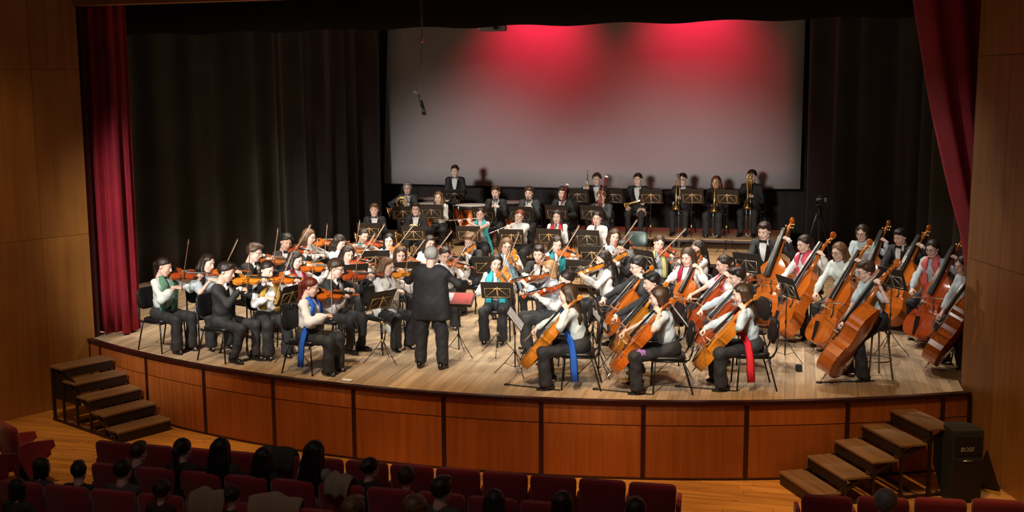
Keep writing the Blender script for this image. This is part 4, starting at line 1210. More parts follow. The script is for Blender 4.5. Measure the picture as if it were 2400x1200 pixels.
def arms_cello(E=(.03, -.90, 0), Tp=(.135, -.03, 1.05), t=.28, sc=.97, npin=.34, n0=(-.12, -1, .35), lh=.96, bridge=.33, raise_=.0, bass=False):
    def f(J):
        E_ = Vector(E); a = nz(Vector(Tp)-E_); n = Vector(n0); n = (n-a*n.dot(a)).normalized(); lf = a.cross(n)
        if lf.x < 0: lf = -lf
        O = E_+a*npin+n*(.05 if not bass else .08)
        x = a.cross(n); fr_ = frame(O, x, a, n) @ Matrix.Scale(sc, 4)
        J['vf'] = fr_
        hgt = .135 if not bass else .19
        Cc = O+a*bridge+n*hgt*sc; b = nz(lf+a*(.10+raise_)); F = Cc-b*t; nb = (n-b*n.dot(b)).normalized()
        J['bf'] = frame(F+nb*.012, b.cross(nb), b, nb)
        N = O+a*lh+n*.05*sc
        fdL = nz(-lf*.55+n*.75+a*.15); wl = N+lf*.085-n*.045-a*.03; bkL = nz(lf*.8+n*.5+a*.45)
        fdR = nz(n*.15-a*.75+b*.35); bkR = nz(n+Vector((0, 0, .25)))
        return dict(L=(wl, fdL, bkL, 'string', (.62, -.25, -1) if not bass else (1, .1, -.5)), R=(F-fdR*.088+bkR*.024, fdR, bkR, 'grip', (-.85, .35, -.35)))
    return f
def mouth(J): return J['hc']+J['H'] @ Vector((0, -.100, -.056))
def arms_pipe(d=(0, -.55, -.84), g1=.24, g2=.42):
    def f(J):
        M0 = mouth(J); a = nz(d); z = Vector((0, -1, .3)); z = (z-a*z.dot(a)).normalized(); J['vf'] = frame(M0, a.cross(z), a, z)
        out = {}
        for sd, g, sx in (('L', g1, 1), ('R', g2, -1)):
            p = M0+a*g; fd = nz((-sx*.75, -.55, .15)); bk = nz((sx*.55, -.6, .4)); out[sd] = (p-fd*.075+Vector((sx*.015, .01, 0)), fd, bk, 'grip', (sx*.42, .1, -1))
        return out
    return f
def arms_flute(dn=.12):
    def f(J):
        M0 = mouth(J)+Vector((.05, -.008, -.004)); a = nz((-1, -.18, -dn)); z = Vector((0, -.3, 1)); z = (z-a*z.dot(a)).normalized(); J['vf'] = frame(M0, a.cross(z), a, z)
        pl = M0+a*.28; pr = M0+a*.46
        return dict(L=(pl+Vector((.04, -.055, -.06)), nz((-.45, .35, .8)), nz((.2, -1, .1)), 'grip', (.8, -.4, -.6)), R=(pr+Vector((.01, .06, -.07)), nz((-.1, -.6, .75)), nz((-.3, .6, .6)), 'grip', (-.8, .35, -.5)))
    return f
def arms_bassoon(lo=(-.20, -.30, .40), hi=(.14, -.26, 1.42)):
    def f(J):
        A, B = Vector(lo), Vector(hi); a = nz(B-A); z = Vector((0, -1, 0)); z = (z-a*z.dot(a)).normalized(); J['vf'] = frame(A, a.cross(z), a, z)
        p1 = A+a*.62; p2 = A+a*.28
        return dict(L=(p1+Vector((.07, .03, -.03)), nz((-.7, -.6, .2)), nz((.6, -.6, .3)), 'grip', (.8, .2, -.6)), R=(p2+Vector((-.05, .06, .05)), nz((.5, -.75, -.2)), nz((-.7, -.3, .4)), 'grip', (-.8, .4, -.4)))
    return f
def arms_horn(play=True, c=None):
    def f(J):
        if play:
            C0 = mouth(J)+Vector((-.09, -.19, -.235)); J['vf'] = frame(C0, (1, 0, 0), (0, .0, 1), (0, -1, 0))
            return dict(L=(C0+Vector((.13, .01, -.03)), nz((-.8, -.3, .35)), nz((.3, -.8, .4)), 'grip', (.5, .1, -.9)), R=(C0+Vector((-.20, .10, -.12)), nz((-.6, -.7, -.1)), nz((-.4, .2, .8)), 'soft', (-.9, .3, -.4)))
        C0 = Vector(c or (-.02, -.33, .74)); J['vf'] = frame(C0, nz((1, 0, -.25)), nz((.25, .1, 1)), nz((-.05, -1, .1)))
        return dict(L=(C0+Vector((.13, .05, .04)), nz((-.8, -.4, -.2)), nz((.3, -.7, .5)), 'grip', (.45, .3, -.9)), R=(C0+Vector((-.15, .06, .03)), nz((.7, -.6, -.2)), nz((-.4, -.5, .6)), 'grip', (-.45, .3, -.9)))
    return f
def arms_upright(x=0., y=-.30, z0=.07, hold=.72, hold2=.60, tilt=(0, 0, 1), both=True):
    def f(J):
        A = Vector((x, y, z0)); a = nz(tilt); z = Vector((0, -1, 0)); z = (z-a*z.dot(a)).normalized(); J['vf'] = frame(A, a.cross(z), a, z)
        p = A+a*hold; p2 = A+a*hold2
        o = dict(L=(p+Vector((.075, .05, 0)), nz((-.75, -.65, .1)), nz((.6, -.6, .4)), 'grip', (.45, .4, -.8)), R=(p2+Vector((-.075, .05, 0)), nz((.75, -.65, .1)), nz((-.6, -.6, .4)), 'grip', (-.8, .4, -.4)))
        if not both: o['L'] = (Vector((.15, -.30, J['pel'].z+.09)), (-.2, -.95, -.15), (.2, 0, 1), 'soft', (.8, .3, -.3))
        return o
    return f

# ================================================================== THE ORCHESTRA
NV = [0]
CAST = {}
def put_inst(J, inst, who, col=None):
    rm = J['root']
    if inst in ('violin', 'viola', 'cello', 'bass'):
        v = VARN[col or 'orange']; sw = {n: v for n in ('body', 'top_plate', 'neck', 'scroll')}
        K, B, nm = {'violin': (VIOLIN, BOW, 'violin'), 'viola': (VIOLA, BOW, 'viola'), 'cello': (CELLO, CBOW, 'cello'), 'bass': (BASS, BBOW, 'double bass')}[inst]
        cn = {'orange': 'orange-varnished', 'amber': 'amber-varnished', 'red': 'dark red', 'brown': 'brown'}[col or 'orange']
        K.place(rm @ J['vf'], f'{cn} {nm} played by the {who}', {'violin': 'violins', 'viola': 'violas', 'cello': 'cellos', 'bass': 'double basses'}[inst], sw)
        B.place(rm @ J['bf'], f'{nm} bow in the hand of the {who}', 'string bows')
    elif inst:
        K, lb = inst; K.place(rm @ J['vf'], lb)
LK = {'violin': (.34, .26, .16), 'viola': (.34, .26, .16), 'cello': (.05, .25, 0), 'bass': (-.05, .30, 0)}
def mus(x, y, zb, hh, az, inst, who, label, sex, top, hair, col=None, seat=True, lk=None, arms=None, **kw):
    kind = inst if isinstance(inst, str) else None
    if arms is None:
        if kind in ('violin', 'viola'):
            i = NV[0]; NV[0] += 1; r = random.Random(i*3+1)
            arms = arms_violin(.62+r.uniform(-.08, .1), .55+r.uniform(-.1, .1), .30+r.uniform(-.1, .15), r.uniform(.22, .40), r.uniform(-.02, .1), 1. if kind == 'violin' else 1.1)
        elif kind == 'cello': arms = arms_cello(); kw.setdefault('lean', .20); kw.setdefault('spread', .22)
        elif kind == 'bass':
            arms = arms_cello(E=(.12, -.82, 0), Tp=(.30, -.14, 1.12), t=.24, sc=.93, npin=.15, n0=kw.pop('bn', (-.35, -1, .35)), lh=1.33, bridge=.55, bass=True)
            kw.setdefault('lean', .26); kw.setdefault('spread', .17)
    pose = kw.pop('pose', 'stool' if kind == 'bass' else 'seat')
    J = build_person(label, (x, y), zb, hh, az, sex, top, hair, pose=pose, arms=arms, look_=lk or LK.get(kind, (0, .08, 0)), **kw)
    if seat:
        if pose == 'seat': CHAIR.place(J['root'] @ Matrix.Translation((0, .02, 0)), f'black padded chair under the {who}', 'orchestra chairs')
        elif pose == 'stool': STOOL.place(J['root'], f'tall metal stool under the {who}', 'bass stools')
    if inst: put_inst(J, inst, who, col)
    CAST[who] = J
    return J

# ---- violins
mus(-5.01, 7.10, 0, 1.322, 72, 'violin', 'violinist in the green shawl', 'woman in white blouse and green shawl playing violin, nearest the red curtain', 'f', 'mint', ('longpony', 'dark'), 'red', sleeve='bell', scarf=('green', 'shawl', 0), skin=1)
mus(-4.49, 7.54, 0, 1.333, 50, 'violin', 'long-haired violinist just behind the green shawl', 'woman with long straight dark hair and pale long blouse playing violin', 'f', 'greyb', ('longfront', 'dark'), 'orange', sleeve='short', hem=1., skin=0)
mus(-3.75, 6.72, 0, 1.344, 76, 'violin', 'young suited violinist at the outer stage edge', 'young man in black suit playing violin on the outer front chair', 'm', 'suit', ('short', 'dark'), 'amber', skin=1, feet_shift=(-.02, .12))
mus(-4.24, 8.70, 0, 1.344, 70, 'violin', 'suited violinist with glasses by the black curtain', 'man in suit and glasses with brown hair playing violin before the curtain', 'm', 'suit', ('tousled', 'brown'), 'brown', glasses=True)
mus(-3.30, 7.19, 0, 1.310, 44, 'violin', 'violinist in the mustard scarf', 'woman in white blouse and mustard scarf playing an orange violin', 'f', 'white', ('sidepony', 'dark'), 'orange', scarf=('mustard', 'front', 0), skin=1)
mus(-4.36, 10.23, 0, 1.309, 28, 'violin', 'curly-haired suited violinist by the black curtain', 'man in black suit with short curly black hair playing a red violin', 'm', 'suit', ('curly', 'black'), 'red', skin=2)
mus(-3.37, 8.40, 0, 1.287, 62, 'violin', 'curly-haired violinist in the crimson scarf', 'woman with long dark curls, glasses and crimson scarf playing violin', 'f', 'white', ('longcurly', 'dark'), 'orange', scarf=('crimson', 'front', 0), glasses=True)
mus(-4.23, 10.96, 0, 1.318, 66, 'violin', 'violinist with light brown hair and the highest bow', 'woman with long light brown hair and glasses playing violin, bow raised highest', 'f', 'white', ('long', 'light'), 'orange', glasses=True)
mus(-3.56, 10.80, 0, 1.253, 64, 'violin', 'violinist half hidden behind the wavy-haired one', 'dark-haired woman in white bending forward, half hidden behind another violinist', 'f', 'white', ('long', 'dark'), 'brown', lk=(.2, .5, 0))
mus(-2.80, 9.28, 0, 1.274, 26, 'violin', 'wavy-haired violinist above the small black stand', 'woman with wavy dark hair playing violin behind the suited man with glasses', 'f', 'white', ('longcurly', 'dark'), 'red', skin=1)
mus(-2.38, 7.72, 0, 1.285, 72, 'violin', 'suited violinist beside the red-haired leader', 'man in suit and glasses with curly brown hair playing beside the leader', 'm', 'suit', ('curly', 'brown'), 'red', glasses=True)
mus(-2.21, 6.31, 0, 1.239, 82, 'violin', 'red-haired leader in the blue scarf', 'red-haired woman in white blouse with long blue scarf leading the violins', 'f', 'white', ('longpony', 'red'), 'orange', scarf=('blue', 'side', -1), sleeve='puff', glasses=True)
mus(-3.47, 11.80, 0, 1.245, 30, 'violin', 'violinist below the outermost horn stand', 'woman in white and teal playing a red violin below the outermost horn stand', 'f', 'white', ('bun', 'dark'), 'red', scarf=('teal', 'front', 0), skin=1)
mus(-2.74, 11.20, 0, 1.245, 14, 'violin', 'dark-haired violinist looking straight out', 'woman with long black hair facing the audience with an amber violin', 'f', 'white', ('long', 'black'), 'amber', lk=(0, .1, 0))
mus(-2.02, 9.74, 0, 1.224, 20, 'violin', 'brown-haired violinist behind the cream blouse', 'brown-haired woman playing violin behind the woman in flowing cream', 'f', 'cream', ('long', 'brown'), 'orange', lk=(.1, .25, 0))
mus(-1.68, 8.08, 0, 1.285, 60, 'violin', 'violinist in the flowing cream blouse', 'woman with long light hair in flowing cream blouse playing violin', 'f', 'white', ('long', 'light'), 'amber', sleeve='puff', scarf=('cream', 'shawl', 0), hem=1.)
mus(-1.92, 11.07, 0, 1.245, 22, 'violin', 'violinist seen above the white-haired conductor', 'woman with red-brown hair playing violin, seen just above the conductor', 'f', 'white', ('long', 'dark'), 'red')
mus(-1.26, 9.84, 0, 1.224, 20, 'violin', 'violinist hidden behind the conductor', 'dark-haired woman in white mostly hidden behind the conductor', 'f', 'white', ('bun', 'dark'), 'brown', lk=(.2, .35, 0))
mus(-1.17, 11.14, 0, 1.287, -30, 'violin', 'suited violinist turned towards the conductor', 'fair-haired man in suit looking down along his violin', 'm', 'suit', ('tousled', 'light'), 'amber', lk=(.15, .35, .1))
mus(-0.45, 10.94, 0, 1.255, 2, 'violin', 'violinist in the pale blue scarf', 'woman with glasses in white top and pale blue scarf playing violin', 'f', 'white', ('long', 'light'), 'amber', scarf=('paleblue', 'side', 1), sleeve='short', glasses=True, arms=arms_violin(.45, .75, .5, .30, .35))
mus(-0.15, 8.99, 0, 1.255, 6, 'violin', 'violinist behind the centre stand', 'woman with turquoise scarf playing violin behind the centre music stand', 'f', 'white', ('long', 'dark'), 'amber', scarf=('turq', 'shawl', 0), arms=arms_violin(.45, .8, .45, .34, .32))
mus(0.26, 10.35, 0, 1.224, -8, 'viola', 'suited violist with straight dark fringe', 'young man in black suit with straight dark fringe playing viola', 'm', 'suit', ('short', 'dark'), 'brown', lk=(.1, .3, 0))
mus(0.38, 11.33, 0, 1.255, 4, 'viola', 'violist in the pale teal shawl', 'woman with long dark hair and teal shawl playing viola', 'f', 'white', ('long', 'dark'), 'orange', scarf=('teal', 'shawl', 0))
mus(0.85, 8.38, 0, 1.273, -72, 'viola', 'blonde violist with glasses', 'woman with pinned blonde curls and glasses in grey-blue shirt playing viola', 'f', 'greyb', ('bob', 'blonde'), 'brown', glasses=True)
mus(1.25, 7.68, 0, 1.252, -76, 'viola', 'violist beside the blonde one', 'dark-haired woman in white playing viola behind the front cellist', 'f', 'white', ('bun', 'dark'), 'red')
mus(1.47, 9.70, 0, 1.255, -72, 'viola', 'violist with dark curls in white', 'woman with long dark curls in white shirt playing viola in profile', 'f', 'white', ('longcurly', 'dark'), 'amber')
mus(1.60, 11.03, 0, 1.255, -44, 'viola', 'dark-jacketed violist before the empty chair', 'black-haired man in dark jacket playing viola in front of the empty chair', 'm', 'suit', ('tousled', 'black'), 'amber', skin=1)
mus(1.22, 12.62, 0, 1.25, 0, 'viola', 'violist beside the empty chair', 'woman with long brown hair playing a red viola beside the empty chair', 'f', 'greyb', ('long', 'brown'), 'red')
mus(2.14, 11.80, 0, 1.255, -4, 'viola', 'violist in the pale yellow scarf', 'woman with tied hair and pale yellow scarf playing viola', 'f', 'greyb', ('bun', 'brown'), 'red', scarf=('yellow', 'front', 0))
mus(2.87, 11.28, 0, 1.255, -66, 'viola', 'back violist with long dark curls', 'woman with glasses and long dark curls playing viola behind a cellist', 'f', 'white', ('longcurly', 'dark'), 'brown', glasses=True)
# ---- cellos
mus(1.52, 6.37, 0, 1.273, -82, 'cello', 'front cellist in the blue scarf', 'woman in mint top with long blue scarf playing cello at the stage edge', 'f', 'mint', ('long', 'brown'), 'amber', scarf=('blue', 'side', 1), lk=(-.05, .2, 0))
mus(2.73, 6.44, 0, 1.263, -80, 'cello', 'middle front cellist in pale blue shirt', 'brown-haired woman in loose pale blue shirt playing cello at the stage edge', 'f', 'lblue', ('bob', 'brown'), 'orange', sleeve='short')
mus(3.79, 6.87, 0, 1.273, -78, 'cello', 'front cellist in the red scarf', 'woman in pale blue shirt with long red scarf playing a golden cello', 'f', 'lblue', ('long', 'brown'), 'amber', scarf=('red', 'side', 1))
mus(2.13, 8.92, 0, 1.284, -58, 'cello', 'curly-haired cellist with glasses', 'man with black curls and glasses in dark suit playing cello', 'm', 'suit', ('curly', 'black'), 'orange', glasses=True)
mus(2.50, 7.62, 0, 1.263, -64, 'cello', 'black-haired suited cellist without glasses', 'man with slicked black hair in dark suit playing cello', 'm', 'suit', ('short', 'black'), 'amber', skin=1)
mus(2.80, 10.01, 0, 1.284, -26, 'cello', 'cellist with long wavy hair in the crimson top', 'woman with long wavy brown hair playing cello facing the audience', 'f', 'white', ('longcurly', 'brown'), 'orange', scarf=('crimson', 'front', 0), sleeve='short')
mus(3.40, 9.50, 0, 1.263, -62, 'cello', 'cellist in the pink scarf', 'dark-haired woman in pink scarf playing a red-brown cello', 'f', 'white', ('bun', 'dark'), 'red', scarf=('pink', 'front', 0), sleeve='short', skin=1)
mus(3.66, 8.32, 0, 1.263, -66, 'cello', 'short-haired cellist behind the red scarf', 'short-haired cellist in pale blue shirt behind the red-scarf cellist', 'f', 'lblue', ('short', 'dark'), 'red')
# ---- double basses
mus(3.96, 11.31, 0, 1.575, -18, 'bass', 'suited bassist beside the cellos', 'man in black suit and bow tie playing double bass beside the cellos', 'm', 'suit', ('tousled', 'dark'), 'orange')
mus(4.61, 10.29, 0, 1.512, -48, 'bass', 'bassist in the bright pink scarf', 'woman in white with bright pink scarf playing double bass', 'f', 'white', ('pony', 'dark'), 'orange', scarf=('pink', 'shawl', 0))
mus(5.12, 9.67, 0, 1.491, -40, 'bass', 'bassist with long auburn hair and glasses', 'woman with long auburn hair and glasses in pale shirt playing double bass', 'f', 'mint', ('long', 'light'), 'orange', glasses=True)
mus(5.58, 12.06, 0, 1.491, -20, 'bass', 'bassist at the back in pale shirt', 'woman with glasses in pale shirt playing the rearmost double bass', 'f', 'lblue', ('bob', 'dark'), 'brown', glasses=True)
mus(6.16, 11.60, 0, 1.491, -36, 'bass', 'suited bassist at the back', 'dark-haired man in black suit playing double bass at the back', 'm', 'suit', ('short', 'black'), 'orange', skin=1)
mus(5.41, 7.74, 0, 1.502, -64, 'bass', 'front bassist in short sleeves', 'short-haired bassist in pale short-sleeved shirt at the front of the basses', 'f', 'lblue', ('short', 'brown'), 'orange', sleeve='short', glasses=True, bn=(-.95, -.8, .3))
mus(6.55, 10.44, 0, 1.470, -34, 'bass', 'bassist in the coral scarf', 'bassist with glasses in white shirt and coral scarf', 'f', 'lblue', ('pony', 'dark'), 'red', scarf=('coral', 'shawl', 0), glasses=True)
mus(6.79, 8.77, 0, 1.470, -60, 'bass', 'bassist half hidden by the wood wall', 'dark-haired bassist in pale blue shirt half hidden by the wood wall', 'f', 'lblue', ('long', 'dark'), 'orange', bn=(-.95, -.8, .3))
# ---- horns
mus(-4.47, 17.45, .4, 1.24, 12, (HORN, 'brass french horn played by the grey-suited man'), 'grey-suited horn player', 'man with glasses in grey suit playing french horn at the back', 'm', 'suitg', ('short', 'silver'), arms=arms_horn(), glasses=True)
mus(-4.30, 14.67, .22, 1.20, 14, (HORN, 'french horn resting in the lap of the fair-haired man'), 'fair-haired horn player', 'fair-haired man in suit and bow tie resting a french horn in his lap', 'm', 'suit', ('short', 'light'), arms=arms_horn(False))
mus(-3.46, 14.99, .22, 1.20, 8, (HORN, 'french horn resting in the lap of the dark-haired man with glasses'), 'dark-haired horn player with glasses', 'dark-haired man with glasses in suit resting a french horn', 'm', 'suit', ('tousled', 'dark'), arms=arms_horn(False), glasses=True)
mus(-3.21, 15.86, .4, 1.19, 6, (HORN, 'french horn played by the long-haired woman in white'), 'long-haired horn player in white', 'woman with long light brown hair in white playing horn before the timpani', 'f', 'white', ('longfront', 'light'), arms=arms_horn())
# ---- woodwinds
mus(-2.06, 16.53, .4, 1.26, 2, (CLARINET, 'black clarinet of the man beside the timpani'), 'first clarinettist beside the timpani', 'brown-haired man in suit playing clarinet beside the timpani', 'm', 'suit', ('tousled', 'brown'), arms=arms_pipe())
mus(-1.32, 16.66, .4, 1.24, 0, (CLARINET, 'black clarinet of the curly-haired man'), 'curly-haired clarinettist', 'curly-haired man in charcoal suit playing clarinet', 'm', 'suitg', ('curly', 'brown'), arms=arms_pipe())
mus(-.58, 16.78, .4, 1.24, -2, (BASSOON, 'red bassoon of the dark curly-haired man'), 'curly-haired bassoonist', 'man with dark curls in suit playing a red bassoon', 'm', 'suit', ('curly', 'dark'), arms=arms_bassoon(lo=(-.20, -.30, .16), hi=(.13, -.26, 1.30)))
mus(.38, 16.25, .4, 1.22, -4, (BASSOON, 'red bassoon standing tall before the trumpeter'), 'bassoonist in grey before the trumpeter', 'man in grey suit playing bassoon in front of the trumpeter', 'm', 'suitg', ('tousled', 'light'), arms=arms_bassoon(hi=(.10, -.22, 1.46)))
mus(-1.82, 14.28, .22, 1.20, 6, (FLUTE, 'silver flute of the woman in the turquoise scarf'), 'flautist in the turquoise scarf', 'woman with bare arms and long turquoise scarf playing flute', 'f', 'white', ('bun', 'dark'), arms=arms_flute(.06), sleeve='none', scarf=('turq', 'side', 1), skin=1)
mus(-.94, 14.05, .22, 1.20, 2, (FLUTE, 'silver flute of the red-haired woman'), 'red-haired flautist', 'red-haired woman in white long-sleeved top playing flute', 'f', 'white', ('bun', 'auburn'), arms=arms_flute(.42), lk=(.1, .15, .25))
mus(-.17, 14.11, .22, 1.20, 0, (OBOE, 'black oboe of the woman in the red neck scarf'), 'oboist in the red neck scarf', 'woman with dark wavy hair and red neck scarf playing oboe', 'f', 'white', ('longcurly', 'dark'), arms=arms_pipe((0, -.5, -.87), .2, .36), scarf=('red', 'front', 0))
mus(.67, 13.96, .22, 1.20, -4, (OBOE, 'black oboe of the woman in plain white'), 'oboist in plain white', 'dark-haired woman in plain white top playing oboe', 'f', 'white', ('bun', 'dark'), arms=arms_pipe((0, -.5, -.87), .2, .36))
# ---- brass
mus(-.01, 18.04, .62, 1.24, -2, (TRUMPET, 'trumpet held upright by the man behind the bassoons'), 'trumpeter behind the bassoons', 'man with reddish-brown hair in suit holding a trumpet upright', 'm', 'suit', ('tousled', 'brown'), arms=arms_upright(-.17, -.28, 1.32, .30, .34, (0, 0, -1), both=False))
mus(.97, 17.85, .62, 1.26, -4, (TRUMPET, 'cornet laid across the lap of the fringed young man'), 'young cornettist with the dark fringe', 'young man with dark fringe in suit resting a cornet on his lap', 'm', 'suit', ('short', 'dark'), arms=lambda J: (J.update(vf=frame((.34, -.40, .83), nz((-.3, .0, .85)), nz((-.85, -.12, -.30)), nz((.10, -1, .1))) @ Matrix.Scale(1.15, 4)) or dict(L=(Vector((.17, -.28, .72)), nz((.1, -.9, -.1)), nz((.3, -.1, 1)), 'grip', (.8, .4, -.3)), R=(Vector((-.16, -.32, .60)), nz((.1, -.9, -.2)), nz((-.2, 0, 1)), 'soft', (-.8, .4, -.3)))))
mus(1.97, 18.0, .62, 1.26, -6, (TROMB, 'trombone held upright by the man with glasses'), 'trombonist with glasses', 'man with glasses in black suit holding a trombone upright', 'm', 'suit', ('short', 'black'), arms=arms_upright(-.06, -.32), glasses=True)
mus(2.73, 17.9, .62, 1.22, -8, (TROMB, 'trombone held upright by the woman in black'), 'woman trombonist in black', 'woman with long dark red hair in black holding a trombone upright', 'f', 'dark', ('long', 'red'), arms=arms_upright(.04, -.32))
mus(3.50, 18.2, .62, 1.33, -10, (BTROMB, 'bass trombone held upright before the face of the end player'), 'bass trombonist at the end of the riser', 'man in black suit holding a bass trombone before his face', 'm', 'dark', ('short', 'black'), arms=arms_upright(.0, -.32))
# ---- timpanist
mus(-3.37, 17.75, .4, 1.64, 6, None, 'timpanist', 'young man in suit standing behind the timpani', 'm', 'suit', ('short', 'dark'), pose='stand', seat=False, lean=.02, lk=(0, .1, 0), skin=0,
    arms=lambda J: dict(L=(Vector((.17, -.26, .98)), nz((-.3, -.9, -.3)), nz((.3, 0, 1)), 'grip', (.4, .5, -.8)), R=(Vector((-.17, -.26, .98)), nz((.3, -.9, -.3)), nz((-.3, 0, 1)), 'grip', (-.4, .5, -.8))))
# ---- conductor
JC = build_person('white-haired conductor in dark suit with his back turned and arms out', (-.60, 6.98), 0, 1.645, 178, 'm', 'tails', ('short', 'grey'), pose='stand', lean=.04, look_=(.12, .22, 0), spread=.15, turn=.0, bulk=1.13,
    arms=lambda J: dict(L=(Vector((.50, -.34, 1.20)), nz((.75, -.55, .05)), nz((.1, .1, 1)), 'soft', (.5, .4, -.8)), R=(Vector((-.42, -.32, 1.19)), nz((-.35, -.85, .1)), nz((-.3, .1, 1)), 'grip', (-.75, .4, -.6))), group='orchestra conductor')
bt = Kit('baton', 'baton'); bt.add('shaft', MB().tube([(0, 0, 0), (0, .36, 0)], [.0035, .0016], 5).mesh('shaft', M_PAPER)); bt.add('handle', MB().lathe([(0, -.03), (.010, -.02), (.011, 0), (.004, .03)], 10, frame((0, 0, 0), (1, 0, 0), (0, 0, -1), (0, 1, 0))).mesh('handle', M_MAPLE))
w = Vector((-.44, -.41, 1.17)); a = nz((.55, -.75, .35)); bt.place(JC['root'] @ frame(w, a.orthogonal().normalized(), a, a.cross(a.orthogonal().normalized())), 'thin white baton in the conductor\'s hand')

# ---- empty chair, stands
CHAIR_LIT.place(T(1.36, 14.45, .22, R(-4)), 'empty teal-lit chair with nobody on it at the end of the low riser', 'orchestra chairs')
SK = {}
def stand(x, y, zb, h, az, label, wire='g', tilt=-22):
    key = (wire, round(h, 2), tilt)
    if key not in SK: SK[key] = stand_kit(M_NICKEL_LIT if wire == 'g' else M_NICKEL, h, tilt, M_BLKMET if wire != 'n' else M_NICKEL)
    SK[key].place(T(x, y, zb, R(az)), label, 'music stands'); return T(x, y, zb, R(az))
stand(-2.77, 6.85, 0, 1.02, 74, 'black stand turned sideways between the mustard scarf and the leader', tilt=-28)
stand(-1.43, 7.10, 0, 0.95, 62, 'black stand on a thin tripod beside the conductor\'s outstretched hand', tilt=-32)
stand(0.13, 7.97, 0, 1.00, 8, 'centre black stand with wire back before the turquoise scarf', tilt=-35)
stand(-4.08, 13.75, .22, .88, 14, 'stand with warm-lit nickel wire back before the fair-haired horn player')
stand(-3.06, 13.60, .22, .86, 8, 'stand with warm-lit nickel wire back before the horn player with glasses')
stand(-4.15, 16.15, .4, .80, 12, 'stand with warm-lit nickel wire back before the grey-suited horn player')
stand(-2.98, 14.60, .22, 1.20, 4, 'tall plain black stand before the long-haired woman horn player', 'd')
stand(-1.90, 13.62, .22, .88, 6, 'stand with warm-lit nickel wire back before the turquoise-scarf flautist')
stand(-.96, 13.45, .22, .86, 2, 'stand with warm-lit nickel wire back before the red-haired flautist')
stand(-.21, 13.50, .22, .88, 0, 'stand with warm-lit nickel wire back before the red-scarf oboist')
stand(.56, 13.45, .22, .88, -4, 'stand before the oboist in plain white', 'd')
stand(-1.93, 14.95, .22, 1.13, 2, 'black stand before the clarinettist beside the timpani', 'd')
stand(-1.14, 15.05, .22, 1.14, 0, 'stand before the curly-haired clarinettist', 'd')
stand(-.47, 15.57, .4, .95, -2, 'stand with warm-lit nickel wire back before the curly-haired bassoonist')
stand(.28, 15.62, .4, .95, -4, 'stand with nickel wire back before the grey-suited bassoonist', 'd')
stand(-.26, 16.90, .4, 1.18, -2, 'plain dark stand beside the trumpeter, nearer the bassoon bell', 'd')
stand(.54, 16.92, .4, 1.18, -14, 'dark stand with a folder beside the trumpeter, nearer the cornettist', 'd')
stand(1.46, 16.29, .4, 1.25, -6, 'tall stand with warm-lit nickel wire back before the cornettist')
stand(2.32, 16.44, .4, 1.25, -6, 'tall stand with warm-lit nickel wire back before the trombonist with glasses')
stand(3.06, 16.46, .4, 1.25, -10, 'tall stand with warm-lit nickel wire back before the woman trombonist')
stand(-2.65, 10.21, 0, 1.06, 24, 'black stand with warm-lit nickel wire behind the wavy-haired violinist', tilt=-20)
stand(-2.46, 8.62, 0, 1.07, 40, 'small black stand over the leader\'s desk partner', 'd')
stand(-1.80, 9.34, 0, 1.02, 24, 'black stand between the two light-haired violinists', 'd')
stand(-0.53, 9.91, 0, 1.06, 4, 'black stand with warm-lit nickel wire behind the centre violinist')
stand(0.97, 11.60, 0, 1.05, -4, 'black stand before the violist beside the empty chair')
stand(1.08, 9.87, 0, 1.06, -10, 'plain black stand before the violists with a wide board', 'd')
stand(1.96, 11.28, 0, 1.05, -40, 'black stand before the violist in the yellow scarf', 'd')
stand(1.57, 8.22, 0, 0.86, -70, 'low black stand before the curly-haired cellist', 'd')
stand(3.72, 10.36, 0, 1.17, -30, 'black stand before the suited bassist beside the cellos', 'd', -14)
stand(4.38, 8.49, 0, 1.12, -60, 'dark slanting stand before the pink-scarf bassist', 'd')
stand(5.89, 9.34, 0, 1.16, -50, 'dark stand among the rear basses', 'd')
def sheet(st, h, tilt, label):
    m = MB().box((-.05, .012, .0), (.23, .002, .30)).box((.19, .012, .0), (.23, .002, .30))
    dm = Matrix.Translation((0, 0, h)) @ Matrix.Rotation(R(-tilt), 4, 'X')
    s = empty('sheet_music', st @ dm); tag(s, label, 'sheet music', 'open sheet music')
    for i, x in enumerate((-.118, .118)): obj('page', MB().box((x, .008, .005), (.228, .003, .31)).mesh('page', M_PAPER), s)
    lines = MB()
    for x in (-.118, .118):
        for r_ in range(9):
            for q in range(4): lines.box((x, .010, .135-.031*r_-.0028*q), (.19, .0008, .0009))
            rr = random.Random(r_+int(x*100))
            for _ in range(16): lines.box((x+rr.uniform(-.09, .09), .0102, .135-.031*r_-rr.uniform(0, .009)), (.004, .0008, .003))
    obj('notation', lines.mesh('notation', mat('print_ink', (.30, .30, .32), .8)), s)
s1 = stand(0.68, 6.84, 0, 0.80, -82, 'low stand with white music before the front blue-scarf cellist', 'd', -38); sheet(s1, .80, -38, 'white sheet music on the stand before the blue-scarf cellist')
s1 = stand(1.85, 7.04, 0, 0.80, -80, 'low stand with white music before the middle front cellist', 'd', -38); sheet(s1, .80, -38, 'white sheet music on the stand before the middle front cellist')
s1 = stand(2.93, 7.43, 0, 0.82, -78, 'low stand with white music before the red-scarf cellist', 'd', -38); sheet(s1, .82, -38, 'white sheet music on the stand before the red-scarf cellist')
s1 = stand(-.42, 7.72, 0, .88, 180, 'black stand with a red score in front of the conductor', 'd', -62)
sc = empty('score', s1 @ Matrix.Translation((0, 0, .88)) @ Matrix.Rotation(R(62), 4, 'X')); tag(sc, 'red-covered conductor score open on his stand', 'score')
